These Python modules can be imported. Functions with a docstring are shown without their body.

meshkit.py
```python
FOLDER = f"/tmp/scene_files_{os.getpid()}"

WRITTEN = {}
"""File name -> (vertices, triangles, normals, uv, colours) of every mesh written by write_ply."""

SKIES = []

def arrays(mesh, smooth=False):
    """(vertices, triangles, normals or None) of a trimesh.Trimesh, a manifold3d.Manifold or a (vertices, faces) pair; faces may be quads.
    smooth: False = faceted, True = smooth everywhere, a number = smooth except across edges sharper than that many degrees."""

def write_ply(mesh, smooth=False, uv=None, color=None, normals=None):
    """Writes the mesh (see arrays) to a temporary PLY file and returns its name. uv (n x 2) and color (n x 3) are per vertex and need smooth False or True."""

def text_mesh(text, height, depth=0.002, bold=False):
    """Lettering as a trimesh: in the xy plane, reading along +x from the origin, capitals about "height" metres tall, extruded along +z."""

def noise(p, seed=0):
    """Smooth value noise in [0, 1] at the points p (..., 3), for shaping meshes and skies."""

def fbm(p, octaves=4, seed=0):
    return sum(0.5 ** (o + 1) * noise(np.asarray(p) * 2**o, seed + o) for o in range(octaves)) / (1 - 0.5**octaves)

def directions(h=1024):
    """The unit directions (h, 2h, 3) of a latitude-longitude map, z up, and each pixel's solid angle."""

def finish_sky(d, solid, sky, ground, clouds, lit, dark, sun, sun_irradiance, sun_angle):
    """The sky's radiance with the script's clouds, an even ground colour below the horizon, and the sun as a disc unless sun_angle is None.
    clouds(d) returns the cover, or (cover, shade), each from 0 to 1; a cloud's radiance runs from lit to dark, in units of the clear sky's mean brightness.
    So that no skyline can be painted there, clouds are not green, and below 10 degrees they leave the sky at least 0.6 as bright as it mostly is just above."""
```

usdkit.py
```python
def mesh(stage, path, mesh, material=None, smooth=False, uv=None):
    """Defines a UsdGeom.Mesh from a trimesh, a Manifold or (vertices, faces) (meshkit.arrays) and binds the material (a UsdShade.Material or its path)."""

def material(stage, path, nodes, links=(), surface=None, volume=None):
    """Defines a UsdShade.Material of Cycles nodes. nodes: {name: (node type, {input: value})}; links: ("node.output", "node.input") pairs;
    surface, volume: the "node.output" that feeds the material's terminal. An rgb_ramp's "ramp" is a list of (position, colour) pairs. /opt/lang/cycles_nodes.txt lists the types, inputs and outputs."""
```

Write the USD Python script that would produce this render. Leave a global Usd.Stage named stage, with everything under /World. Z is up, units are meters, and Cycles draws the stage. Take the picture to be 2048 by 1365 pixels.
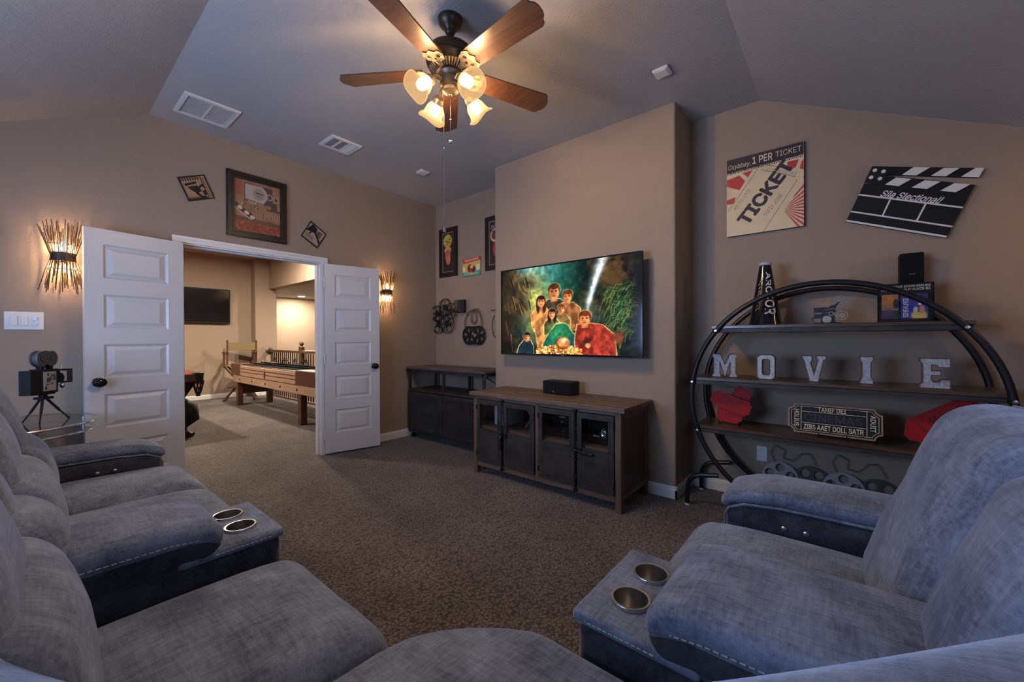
import math, random
import numpy as np, trimesh, shapely
from shapely import affinity
from shapely.geometry import Polygon, Point, LineString, box as sbox
from shapely.ops import unary_union
import usdkit, meshkit
from pxr import Usd, UsdGeom, UsdLux, UsdShade, Gf, Sdf, Vt

stage = Usd.Stage.CreateInMemory()
UsdGeom.SetStageUpAxis(stage, 'Z'); UsdGeom.SetStageMetersPerUnit(stage, 1.0)
UsdGeom.Xform.Define(stage, '/World')
PI = math.pi
random.seed(4); RNG = np.random.default_rng(4)

# ------------------------------------------------------------------ camera, daylight, exposure
F_PX, YAW, PITCH, ROLL = 798.06, 0.68982, -0.005414, -0.003601
EYE = (4.33148, -3.60114, 1.25)
EXPOSURE = 0.0
def camera():
    f = np.array([-math.sin(YAW) * math.cos(PITCH), math.cos(YAW) * math.cos(PITCH), math.sin(PITCH)])
    r = np.array([math.cos(YAW), math.sin(YAW), 0]); u = np.cross(r, f)
    r2 = r * math.cos(ROLL) + u * math.sin(ROLL); u2 = -r * math.sin(ROLL) + u * math.cos(ROLL)
    c = UsdGeom.Camera.Define(stage, '/World/camera')
    c.CreateHorizontalApertureAttr(36.0); c.CreateFocalLengthAttr(36.0 * F_PX / 2048)
    c.CreateClippingRangeAttr((0.05, 100.0)); c.CreateExposureAttr(EXPOSURE)
    m = Gf.Matrix4d(*r2, 0, *u2, 0, *(-f), 0, *EYE, 1)
    c.AddTransformOp().Set(m)
camera()
DAY = (0.42, 0.60, 1.0)                       # evening daylight through the two windows behind the camera
WIN_A, WIN_B = 24.0, 3.5
FAN_E, SCONCE_E, CAN_E, TV_E, STAIR_E = 900.0, 480.0, 3300.0, 1.25, 2300.0
WARM, WARMER = (1.0, 0.70, 0.42), (1.0, 0.62, 0.33)
dome = UsdLux.DomeLight.Define(stage, '/World/evening_sky')
dome.CreateColorAttr(Gf.Vec3f(0.30, 0.45, 0.85)); dome.CreateIntensityAttr(0.25)
def rect_light(name, loc, rx, rz, w, h, power, col):
    l = UsdLux.RectLight.Define(stage, '/World/' + name)
    l.CreateWidthAttr(w); l.CreateHeightAttr(h); l.CreateIntensityAttr(power); l.CreateColorAttr(Gf.Vec3f(*col))
    l.AddTranslateOp().Set(Gf.Vec3d(*loc)); l.AddRotateZOp().Set(rz); l.AddRotateXOp().Set(rx)
# daylight just outside the panes: one faces +y, the other faces -x
rect_light('daylight_near', (2.30, -5.02, 1.36), 90, 0, 1.9, 1.1, WIN_A, DAY)
rect_light('daylight_right', (5.90, -3.35, 1.36), 90, 90, 1.9, 1.1, WIN_B, DAY)

# ------------------------------------------------------------------ naming, things, parts
USED = {}
def numbered(parent, name):
    k = (parent, name); n = USED.get(k, 0); USED[k] = n + 1
    return name if n == 0 else '%s_%03d' % (name, n)
def thing(name, label, cat, loc=(0, 0, 0), rz=0.0, group=None, rx=0.0, ry=0.0):
    x = UsdGeom.Xform.Define(stage, '/World/' + numbered('/World', name))
    x.AddTranslateOp().Set(Gf.Vec3d(*map(float, loc))); x.AddRotateZOp().Set(float(rz))
    if rx: x.AddRotateXOp().Set(float(rx))
    if ry: x.AddRotateYOp().Set(float(ry))
    p = x.GetPrim(); p.SetCustomDataByKey('label', label); p.SetCustomDataByKey('category', cat)
    if group: p.SetCustomDataByKey('group', group)
    return p
def part(parent, name, m, mat, smooth=35, label=None, paint=None, kind=None):
    base = str(parent.GetPath()) if parent is not None else '/World'
    p = usdkit.mesh(stage, base + '/' + numbered(base, name), m, mat, smooth=smooth)
    if paint is not None:
        UsdGeom.PrimvarsAPI(p).CreatePrimvar('paint', Sdf.ValueTypeNames.Color3fArray, 'vertex').Set(Vt.Vec3fArray.FromNumpy(np.asarray(paint, np.float32)))
    if label: p.GetPrim().SetCustomDataByKey('label', label)
    if kind: p.GetPrim().SetCustomDataByKey('kind', kind)
    return p.GetPrim()
def struct(name, m, mat, smooth=False, parent=None, label=None):
    p = part(parent, name, m, mat, smooth)
    if parent is None: p.SetCustomDataByKey('kind', 'structure')
    if label: p.SetCustomDataByKey('label', label)
    return p
def dup(src, loc, rz, label, group=None):
    cd = src.GetCustomData()
    t = thing(src.GetName().rstrip('0123456789_'), label, cd['category'], loc, rz, group or cd.get('group'))
    t.GetReferences().AddInternalReference(src.GetPath()); t.SetInstanceable(True)
    return t

# ------------------------------------------------------------------ mesh helpers
cat = trimesh.util.concatenate
def T(m, x=0, y=0, z=0):
    m = m.copy(); m.apply_translation((x, y, z)); return m
def RX(m, d, p=(0, 0, 0)):
    m = m.copy(); m.apply_transform(trimesh.transformations.rotation_matrix(math.radians(d), (1, 0, 0), p)); return m
def RY(m, d, p=(0, 0, 0)):
    m = m.copy(); m.apply_transform(trimesh.transformations.rotation_matrix(math.radians(d), (0, 1, 0), p)); return m
def RZ(m, d, p=(0, 0, 0)):
    m = m.copy(); m.apply_transform(trimesh.transformations.rotation_matrix(math.radians(d), (0, 0, 1), p)); return m
def bx(x0, x1, y0, y1, z0, z1, c=0.0):
    """A box between bounds, its edges chamfered by c."""
    lo = np.array([min(x0, x1), min(y0, y1), min(z0, z1)]); hi = np.array([max(x0, x1), max(y0, y1), max(z0, z1)])
    ce, h = (lo + hi) / 2, (hi - lo) / 2
    if c <= 0: return T(trimesh.creation.box(h * 2), *ce)
    c = min(c, 0.49 * h.min() * 2)
    pts = []
    for s in np.ndindex(2, 2, 2):
        sg = np.array(s) * 2 - 1
        for k in range(3):
            q = h - c; q = q.copy(); q[k] = h[k]; pts.append(sg * q)
    m = trimesh.convex.convex_hull(np.array(pts)); m.apply_translation(ce); return m
def cyl(p, q, r, n=12, r2=None):
    p, q = np.asarray(p, float), np.asarray(q, float); d = q - p; L = np.linalg.norm(d); d /= L
    a = np.array([0, 0, 1.0]) if abs(d[2]) < 0.9 else np.array([1.0, 0, 0])
    u = np.cross(d, a); u /= np.linalg.norm(u); v = np.cross(d, u)
    t = np.arange(n) / n * 2 * PI; ring = np.outer(np.cos(t), u) + np.outer(np.sin(t), v)
    r2 = r if r2 is None else r2
    V = np.vstack([p + ring * r, q + ring * r2, p, q]); F = []
    for i in range(n):
        j = (i + 1) % n; F += [[i, n + i, j], [j, n + i, n + j], [2 * n, i, j], [2 * n + 1, n + j, n + i]]
    m = trimesh.Trimesh(V, F, process=False); trimesh.repair.fix_normals(m); return m
def tube(path, r, n=8, closed=False):
    P = np.asarray(path, float); N = len(P)
    if closed: tan = np.roll(P, -1, 0) - np.roll(P, 1, 0)
    else: tan = np.gradient(P, axis=0)
    tan /= np.linalg.norm(tan, axis=1, keepdims=True) + 1e-12
    a = np.array([0, 0, 1.0]) if abs(tan[0][2]) < 0.9 else np.array([1.0, 0, 0])
    u = np.cross(tan[0], a); u /= np.linalg.norm(u); V = []
    t = np.arange(n) / n * 2 * PI
    rr = np.broadcast_to(np.asarray(r, float), (N,))
    for i in range(N):
        u = u - tan[i] * (u @ tan[i]); u /= np.linalg.norm(u) + 1e-12; v = np.cross(tan[i], u)
        V.append(P[i] + rr[i] * (np.outer(np.cos(t), u) + np.outer(np.sin(t), v)))
    V = np.vstack(V); F = []
    for i in range(N if closed else N - 1):
        a0, b0 = i * n, ((i + 1) % N) * n
        for k in range(n):
            l = (k + 1) % n; F += [[a0 + k, a0 + l, b0 + k], [a0 + l, b0 + l, b0 + k]]
    if not closed:
        V = np.vstack([V, P[0], P[-1]])
        for k in range(n):
            l = (k + 1) % n; F += [[len(V) - 2, l, k], [len(V) - 1, (N - 1) * n + k, (N - 1) * n + l]]
    return trimesh.Trimesh(V, F, process=False)
def lathe(prof, n=24):
    """prof: (radius, z) from bottom to top."""
    prof = np.asarray(prof, float); t = np.arange(n) / n * 2 * PI; V = []; F = []
    for r, z in prof: V.append(np.stack([r * np.cos(t), r * np.sin(t), np.full(n, z)], 1))
    V = np.vstack(V); M = len(prof)
    for i in range(M - 1):
        for k in range(n):
            l = (k + 1) % n; F += [[i * n + k, i * n + l, (i + 1) * n + k], [i * n + l, (i + 1) * n + l, (i + 1) * n + k]]
    return trimesh.Trimesh(V, F, process=False)
def polys(g):
    if g.is_empty: return []
    return [g] if g.geom_type == 'Polygon' else [p for p in g.geoms if p.geom_type == 'Polygon']
def plate(poly, y0, y1):
    """A shapely polygon in (x, z), extruded along y from y0 to y1 (a sheet that hangs on a wall facing -y)."""
    out = []
    for p in polys(poly):
        m = trimesh.creation.extrude_polygon(p, abs(y1 - y0), engine='earcut')
        m = RX(m, 90); m.apply_translation((0, max(y0, y1), 0)); out.append(m)
    return cat(out)
def flat(poly, z0, z1):
    return cat([T(trimesh.creation.extrude_polygon(p, z1 - z0, engine='earcut'), 0, 0, z0) for p in polys(poly)])
def disc(cx, cz, r, n=32): return Point(cx, cz).buffer(r, quad_segs=max(2, n // 4))
def text(s, h, depth=0.001, bold=False, width=None, slant=0.0):
    """Lettering in the xz plane reading along +x, facing -y, from the origin; width squeezes it to that length."""
    m = meshkit.text_mesh(s, h, depth, bold); b = m.bounds; m.apply_translation((-b[0][0], 0, 0))
    if slant: m.vertices[:, 0] += slant * m.vertices[:, 1]
    if width: m.vertices[:, 0] *= width / (m.bounds[1][0] - m.bounds[0][0])
    return RX(m, 90)
def rbox(sx, sy, sz, r, k=5, m=7, bulge=(0, 0, 0), wr=0.0, seed=1, freq=5.0):
    """A soft rounded box centred on the origin; bulge pushes each pair of faces outwards in the middle, wr adds wrinkles."""
    h = np.array([sx, sy, sz]) / 2; r = min(r, h.min() * 0.98)
    ax = []
    for a in range(3):
        e = h[a]
        c = [-e + r * (1 - math.cos(t)) if False else -e + r * i / k for i in range(k)]
        ax.append(np.array(c + list(np.linspace(-e + r, e - r, m)) + [-x for x in c[::-1]]))
    V, F = [], []; off = 0
    for a in range(3):
        b, c = (a + 1) % 3, (a + 2) % 3
        B, C = np.meshgrid(ax[b], ax[c], indexing='ij'); nb, nc = B.shape
        for s in (-1, 1):
            P = np.zeros((nb * nc, 3)); P[:, a] = s * h[a]; P[:, b] = B.ravel(); P[:, c] = C.ravel(); V.append(P)
            i = np.arange(nb * nc).reshape(nb, nc)
            q = np.stack([i[:-1, :-1], i[1:, :-1], i[1:, 1:], i[:-1, 1:]], -1).reshape(-1, 4)
            if s < 0: q = q[:, ::-1]
            F.append(np.vstack([q[:, [0, 1, 2]], q[:, [0, 2, 3]]]) + off); off += nb * nc
    V = np.vstack(V); F = np.vstack(F)
    inner = np.clip(V, -(h - r), h - r); d = V - inner; L = np.linalg.norm(d, axis=1, keepdims=True)
    V = inner + d / np.maximum(L, 1e-9) * r
    n = V / h
    for a in range(3):
        if bulge[a]:
            b, c = (a + 1) % 3, (a + 2) % 3
            V[:, a] += bulge[a] * np.clip(n[:, a] * 1.3, -1, 1) * (1 - n[:, b] ** 2).clip(0) * (1 - n[:, c] ** 2).clip(0)
    me = trimesh.Trimesh(V, F, process=False); me.merge_vertices(digits_vertex=6)
    if wr:
        nn = np.array(me.vertex_normals); v = np.array(me.vertices)
        f = meshkit.fbm((v + seed * 3.7) * freq, 3, seed) - 0.5
        f = f + 0.4 * (meshkit.fbm((v + seed * 1.7) * np.array([freq * 3.5, freq * 1.2, freq * 1.2]), 2, seed + 5) - 0.5)
        me.vertices = v + nn * (f[:, None] * wr)
    return me
def lin(*c):
    c = np.asarray(c, float) / 255
    return tuple(np.where(c <= 0.04045, c / 12.92, ((c + 0.055) / 1.055) ** 2.4))

# ------------------------------------------------------------------ materials
LOOK = '/World/Looks/'
def mat(name, nodes, links=(), surface='p.BSDF'): return usdkit.material(stage, LOOK + name, nodes, links, surface=surface)
def plain(name, col, rough=0.5, metal=0.0, spec=0.5, bump=None, var=None, coat=0.0):
    """One colour; var = (second colour, noise scale); bump = (noise scale, distance)."""
    n = {'p': ('principled_bsdf', {'base_color': col, 'roughness': rough, 'metallic': metal, 'specular_ior_level': spec, 'coat_weight': coat})}; l = []
    if bump or var: n['co'] = ('texture_coordinate', {})
    if var:
        n['n'] = ('noise_texture', {'scale': var[1], 'detail': 4.0}); n['m'] = ('mix', {'color1': col, 'color2': var[0]})
        n['r'] = ('rgb_ramp', {'ramp': [(0.35, (0, 0, 0)), (0.65, (1, 1, 1))]})
        l += [('co.object', 'n.vector'), ('n.fac', 'r.fac'), ('r.color', 'm.fac'), ('m.color', 'p.base_color')]
    if bump:
        n['b'] = ('noise_texture', {'scale': bump[0], 'detail': 3.0}); n['u'] = ('bump', {'strength': 1.0, 'distance': bump[1]})
        l += [('co.object', 'b.vector'), ('b.fac', 'u.height'), ('u.normal', 'p.normal')]
    return mat(name, n, l)
def wood(name, a, b, scale=(1.5, 22.0, 22.0), rough=0.45, coat=0.0, spec=0.5):
    return mat(name, {'co': ('texture_coordinate', {}), 'mp': ('mapping', {'scale': scale}), 'n': ('noise_texture', {'scale': 1.6, 'detail': 6.0, 'distortion': 1.2}),
        'r': ('rgb_ramp', {'ramp': [(0.30, a), (0.52, tuple(0.5 * (x + y) for x, y in zip(a, b))), (0.70, b)]}),
        'u': ('bump', {'strength': 0.35, 'distance': 0.001}), 'p': ('principled_bsdf', {'roughness': rough, 'coat_weight': coat, 'coat_roughness': 0.2, 'specular_ior_level': spec})},
        [('co.object', 'mp.vector'), ('mp.vector', 'n.vector'), ('n.fac', 'r.fac'), ('r.color', 'p.base_color'), ('n.fac', 'u.height'), ('u.normal', 'p.normal')])
def emit(name, col, e): return mat(name, {'e': ('emission', {'color': col, 'strength': e})}, surface='e.emission')
def fabric(name, dark, light, scale=1.0):
    """Slubby chenille: two crossed streak noises and a fine weave bump."""
    return mat(name, {'co': ('texture_coordinate', {}), 'm1': ('mapping', {'scale': (15 * scale, 110 * scale, 110 * scale)}), 'm2': ('mapping', {'scale': (120 * scale, 16 * scale, 16 * scale)}),
        'n1': ('noise_texture', {'scale': 1.0, 'detail': 5.0, 'roughness': 0.62}), 'n2': ('noise_texture', {'scale': 1.0, 'detail': 5.0, 'roughness': 0.62}), 'n3': ('noise_texture', {'scale': 7.0, 'detail': 5.0, 'roughness': 0.6}),
        'a': ('math', {'math_type': 'multiply_add', 'value2': 0.5}), 'b': ('math', {'math_type': 'multiply_add', 'value2': 0.5}), 'c': ('math', {'math_type': 'multiply_add', 'value2': 0.75, 'value3': -0.22}),
        'r': ('rgb_ramp', {'ramp': [(0.50, dark), (0.90, light)]}), 'w': ('noise_texture', {'scale': 420.0, 'detail': 1.0}), 'ad': ('math', {'math_type': 'multiply_add', 'value2': 0.5}),
        'u': ('bump', {'strength': 0.7, 'distance': 0.0015}), 'p': ('principled_bsdf', {'roughness': 0.85, 'specular_ior_level': 0.12, 'sheen_weight': 0.45, 'sheen_roughness': 0.35, 'sheen_tint': (0.72, 0.80, 1.0)})},
        [('co.object', 'm1.vector'), ('m1.vector', 'n1.vector'), ('co.object', 'm2.vector'), ('m2.vector', 'n2.vector'), ('co.object', 'n3.vector'), ('n3.fac', 'c.value1'),
         ('n1.fac', 'a.value1'), ('c.value', 'a.value3'), ('n2.fac', 'b.value1'), ('a.value', 'b.value3'), ('b.value', 'r.fac'), ('r.color', 'p.base_color'),
         ('co.object', 'w.vector'), ('w.fac', 'ad.value1'), ('b.value', 'ad.value3'), ('ad.value', 'u.height'), ('u.normal', 'p.normal')])
def painted(name, rough=0.5, emission=0.0):
    if emission:
        return mat(name, {'a': ('attribute', {'attribute': 'paint'}), 'e': ('emission', {'strength': emission}), 'g': ('glossy_bsdf', {'color': (0.03, 0.03, 0.03), 'roughness': 0.12}), 'x': ('add_closure', {})},
                   [('a.color', 'e.color'), ('e.emission', 'x.closure1'), ('g.BSDF', 'x.closure2')], surface='x.closure')
    return mat(name, {'a': ('attribute', {'attribute': 'paint'}), 'p': ('principled_bsdf', {'roughness': rough})}, [('a.color', 'p.base_color')])
def glass_pane(name, tint=(1, 1, 1), ior=1.5, rough=0.02):
    return mat(name, {'t': ('transparent_bsdf', {'color': tint}), 'g': ('glossy_bsdf', {'color': (1, 1, 1), 'roughness': rough}), 'f': ('fresnel', {'IOR': ior}), 'ge': ('geometry', {}), 'iv': ('math', {'math_type': 'subtract', 'value1': 1.0}), 'mu': ('math', {'math_type': 'multiply'}), 'x': ('mix_closure', {})},
               [('ge.backfacing', 'iv.value2'), ('iv.value', 'mu.value1'), ('f.fac', 'mu.value2'), ('mu.value', 'x.fac'), ('t.BSDF', 'x.closure1'), ('g.BSDF', 'x.closure2')], surface='x.closure')

M = {}
def wallmat(name, col, scale, dist):
    return mat(name, {'g': ('geometry', {}), 'n': ('noise_texture', {'scale': scale, 'detail': 3.0, 'roughness': 0.55}), 'r': ('rgb_ramp', {'ramp': [(0.42, (0, 0, 0)), (0.62, (1, 1, 1))]}),
        'u': ('bump', {'strength': 0.28, 'distance': dist}), 'p': ('principled_bsdf', {'base_color': col, 'roughness': 0.75, 'specular_ior_level': 0.25})},
        [('g.position', 'n.vector'), ('n.fac', 'r.fac'), ('r.color', 'u.height'), ('u.normal', 'p.normal')])
M['wall'] = wallmat('beige_wall_paint', (0.275, 0.208, 0.155), 60.0, 0.0011)
M['ceiling'] = wallmat('ceiling_paint', (0.335, 0.328, 0.33), 70.0, 0.0016)
M['white'] = plain('white_trim_paint', (0.60, 0.585, 0.57), 0.42)
M['door'] = plain('white_door_paint', (0.50, 0.49, 0.49), 0.38)
M['carpet'] = mat('loop_carpet', {'g': ('geometry', {}), 'm': ('mapping', {'scale': (1.0, 1.0, 0.0)}), 'v': ('voronoi_texture', {'scale': 68.0, 'randomness': 0.85}), 'n': ('noise_texture', {'scale': 2.2, 'detail': 4.0}),
    'n2': ('noise_texture', {'scale': 130.0, 'detail': 2.0}), 'r': ('rgb_ramp', {'ramp': [(0.05, (1, 1, 1)), (0.75, (0, 0, 0))]}),
    'c1': ('mix', {'color1': (0.056, 0.047, 0.044), 'color2': (0.20, 0.172, 0.162)}), 'c2': ('mix', {'mix_type': 'multiply', 'fac': 1.0}), 'r2': ('rgb_ramp', {'ramp': [(0.3, (0.72, 0.72, 0.72)), (0.7, (1.1, 1.1, 1.1))]}),
    'r3': ('rgb_ramp', {'ramp': [(0.35, (0.7, 0.7, 0.7)), (0.65, (1.2, 1.2, 1.2))]}), 'c3': ('mix', {'mix_type': 'multiply', 'fac': 1.0}),
    'u': ('bump', {'strength': 1.0, 'distance': 0.006}), 'p': ('principled_bsdf', {'roughness': 0.95, 'specular_ior_level': 0.08, 'sheen_weight': 0.15})},
    [('g.position', 'm.vector'), ('m.vector', 'v.vector'), ('g.position', 'n.vector'), ('g.position', 'n2.vector'), ('v.distance', 'r.fac'), ('r.color', 'c1.fac'), ('c1.color', 'c2.color1'), ('n.fac', 'r2.fac'), ('r2.color', 'c2.color2'),
     ('n2.fac', 'r3.fac'), ('c2.color', 'c3.color1'), ('r3.color', 'c3.color2'), ('c3.color', 'p.base_color'), ('r.color', 'u.height'), ('u.normal', 'p.normal')])
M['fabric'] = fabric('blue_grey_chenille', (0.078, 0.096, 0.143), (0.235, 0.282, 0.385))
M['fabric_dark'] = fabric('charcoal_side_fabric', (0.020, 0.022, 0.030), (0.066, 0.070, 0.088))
M['thread'] = plain('pale_thread', (0.42, 0.41, 0.40), 0.8)
M['steel'] = plain('brushed_steel', (0.56, 0.55, 0.54), 0.28, 1.0)
M['chrome'] = plain('chrome', (0.75, 0.76, 0.78), 0.08, 1.0)
M['black'] = plain('satin_black', (0.010, 0.010, 0.011), 0.5, spec=0.2)
M['black_gloss'] = plain('gloss_black', (0.006, 0.006, 0.007), 0.12)
M['black_metal'] = plain('black_iron', (0.020, 0.020, 0.022), 0.38, 0.6, bump=(90.0, 0.0004))
M['dark_metal'] = plain('gunmetal', (0.028, 0.026, 0.026), 0.5, 0.3, spec=0.3, var=((0.048, 0.044, 0.041), 9.0))
M['bronze'] = plain('oil_rubbed_bronze', (0.040, 0.028, 0.021), 0.40, 0.75, var=((0.075, 0.055, 0.040), 14.0))
M['bronze_light'] = plain('antique_bronze_relief', (0.17, 0.135, 0.095), 0.45, 0.6)
M['blade'] = wood('mahogany_blade', (0.032, 0.013, 0.008), (0.075, 0.032, 0.021), rough=0.35, coat=0.3)
M['barnwood'] = wood('weathered_brown_wood', (0.068, 0.043, 0.030), (0.145, 0.096, 0.067), rough=0.55)
M['barnwood_v'] = wood('weathered_brown_wood_upright', (0.065, 0.037, 0.024), (0.135, 0.080, 0.052), scale=(22.0, 22.0, 1.5), rough=0.55)
M['darkwood_v'] = wood('dark_side_wood', (0.026, 0.013, 0.010), (0.062, 0.031, 0.022), scale=(22.0, 22.0, 1.5), rough=0.5)
M['shelfwood'] = wood('dark_walnut_shelf', (0.030, 0.017, 0.010), (0.090, 0.052, 0.030), rough=0.32, coat=0.15)
M['charwood'] = wood('charcoal_oak', (0.045, 0.036, 0.032), (0.105, 0.085, 0.074), rough=0.5)
M['glass'] = glass_pane('clear_pane', (0.96, 0.97, 0.97))
M['tableglass'] = glass_pane('smoked_table_glass', (0.80, 0.82, 0.82), 1.6)
M['bulb'] = emit('warm_bulb', WARM, FAN_E)
M['candle_bulb'] = emit('candle_bulb', WARMER, SCONCE_E)
M['shade'] = mat('frosted_amber_shade', {'t': ('transparent_bsdf', {'color': (1.0, 0.86, 0.66)}), 'tr': ('translucent_bsdf', {'color': (0.010, 0.007, 0.004)}), 'e': ('emission', {'color': (1.0, 0.60, 0.26), 'strength': 0.66}),
    'x': ('mix_closure', {'fac': 0.70}), 'a': ('add_closure', {})}, [('t.BSDF', 'x.closure1'), ('tr.BSDF', 'x.closure2'), ('x.closure', 'a.closure1'), ('e.emission', 'a.closure2')], surface='a.closure')
M['can'] = emit('recessed_lamp_glow', (1.0, 0.84, 0.66), CAN_E)
M['stair_can'] = emit('stair_lamp_glow', (1.0, 0.84, 0.66), STAIR_E)
M['print'] = painted('printed_sheet', 0.55)
M['screen'] = painted('lit_screen', emission=TV_E)
M['cream_print'] = plain('cream_ink', lin(205, 185, 150), 0.6)
M['dark_print'] = plain('dark_plum_ink', lin(44, 34, 42), 0.6)
M['grey_print'] = plain('grey_ink', lin(130, 118, 100), 0.6)
M['white_print'] = plain('white_ink', lin(205, 200, 195), 0.6)
M['galv'] = plain('galvanised_sheet', (0.24, 0.235, 0.24), 0.5, 0.4, bump=(55.0, 0.002), var=((0.42, 0.41, 0.42), 60.0))
M['rust'] = plain('rusty_edge', (0.10, 0.045, 0.030), 0.7)
M['red_ticket'] = plain('red_ticket_board', lin(160, 24, 27), 0.6, spec=0.25)
M['red_ink'] = plain('dark_red_ink', lin(90, 12, 16), 0.6)
M['mahog'] = wood('reddish_mahogany', (0.050, 0.013, 0.008), (0.105, 0.030, 0.017), rough=0.4, coat=0.1)
M['oak'] = wood('pale_oak_trim', (0.34, 0.20, 0.13), (0.48, 0.31, 0.21), rough=0.4)
M['railwood'] = wood('brown_railing_wood', (0.055, 0.030, 0.016), (0.11, 0.062, 0.034), rough=0.4)
M['felt'] = plain('red_felt', (0.42, 0.016, 0.022), 0.95, spec=0.1)
M['olive'] = plain('olive_canvas', (0.20, 0.155, 0.080), 0.9, spec=0.1)
M['reel_grey'] = plain('pale_reel_metal', (0.30, 0.29, 0.28), 0.6, 0.1)
M['playfield'] = plain('dull_black_playfield', (0.008, 0.008, 0.009), 0.95, spec=0.03)
M['reel_dark'] = plain('dark_reel_metal', (0.075, 0.075, 0.08), 0.5, 0.4)

# ------------------------------------------------------------------ the room
ZC, YS, XS, SL = 3.083, -2.97, 3.845, 0.5
XR, YN = 5.75, -4.875                          # right and near walls
BX0, BX1, BY = 1.458, 3.339, -0.406            # the projecting wall that carries the screen
def zceil(x, y): return min(ZC, ZC - SL * (YS - y), ZC - SL * (x - XS))
def wall_x(poly_yz, x0, x1):
    """A wall polygon given in (y, z), extruded from x0 to x1."""
    return cat([RZ(T(RX(trimesh.creation.extrude_polygon(p, abs(x1 - x0), engine='earcut'), 90), 0, 0, 0), 90) for p in polys(poly_yz)]).apply_translation((min(x0, x1), 0, 0))
OY0, OY1, OZ = -2.772, -1.582, 2.085           # door opening
w1 = Polygon([(YN - .12, -.02), (.12, -.02), (.12, ZC + .1), (YS, ZC + .1), (YN - .12, zceil(0, YN) + .04)]).difference(sbox(OY0, -1, OY1, OZ))
struct('wall_left', wall_x(w1, -0.12, 0.0), M['wall'])
w2 = Polygon([(-.12, -.02), (XR + .12, -.02), (XR + .12, zceil(XR, 0) + .04), (XS, ZC + .1), (-.12, ZC + .1)])
struct('wall_far', plate(w2, 0.0, 0.12), M['wall'])
r_ = 0.018
bp = sbox(BX0, BY, BX1, 0.05).buffer(-r_).buffer(r_, quad_segs=4)
struct('wall_feature', flat(bp, -0.02, ZC + .05), M['wall'], smooth=40)
wn = Polygon([(-.12, -.02), (XR + .12, -.02), (XR + .12, zceil(XR, YN) + .04), (XS, zceil(0, YN) + .04), (-.12, zceil(0, YN) + .04)]).difference(sbox(1.40, .82, 3.20, 1.92))
struct('wall_near', plate(wn, YN - .12, YN), M['wall'])
wr = Polygon([(YN - .12, -.02), (.12, -.02), (.12, zceil(XR, 0) + .04), (YN - .12, zceil(XR, YN) + .04)]).difference(sbox(-4.25, .82, -2.45, 1.92))
struct('wall_right', wall_x(wr, XR, XR + .12), M['wall'])
def window(name, loc, rz):
    x = UsdGeom.Xform.Define(stage, '/World/' + name); x.AddTranslateOp().Set(Gf.Vec3d(*loc)); x.AddRotateZOp().Set(rz)
    p = x.GetPrim(); p.SetCustomDataByKey('kind', 'structure')
    fr = [bx(-.9, .9, -.05, .05, 0, .05), bx(-.9, .9, -.05, .05, 1.05, 1.10), bx(-.9, -.85, -.05, .05, .05, 1.05), bx(.85, .9, -.05, .05, .05, 1.05), bx(-.025, .025, -.03, .03, .05, 1.05)]
    part(p, 'window_frame', cat(fr), M['white'], False)
    for a, b in ((-.85, -.025), (.025, .85)): part(p, 'pane', bx(a, b, -.004, .004, .05, 1.05), M['glass'], False)
    part(p, 'window_sill', bx(-.96, .96, .05, .17, -.04, 0, .008), M['white'], False)
window('window_1', (2.30, YN - .06, .82), 0)
window('window_2', (XR + .06, -3.35, .82), 90)
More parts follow.
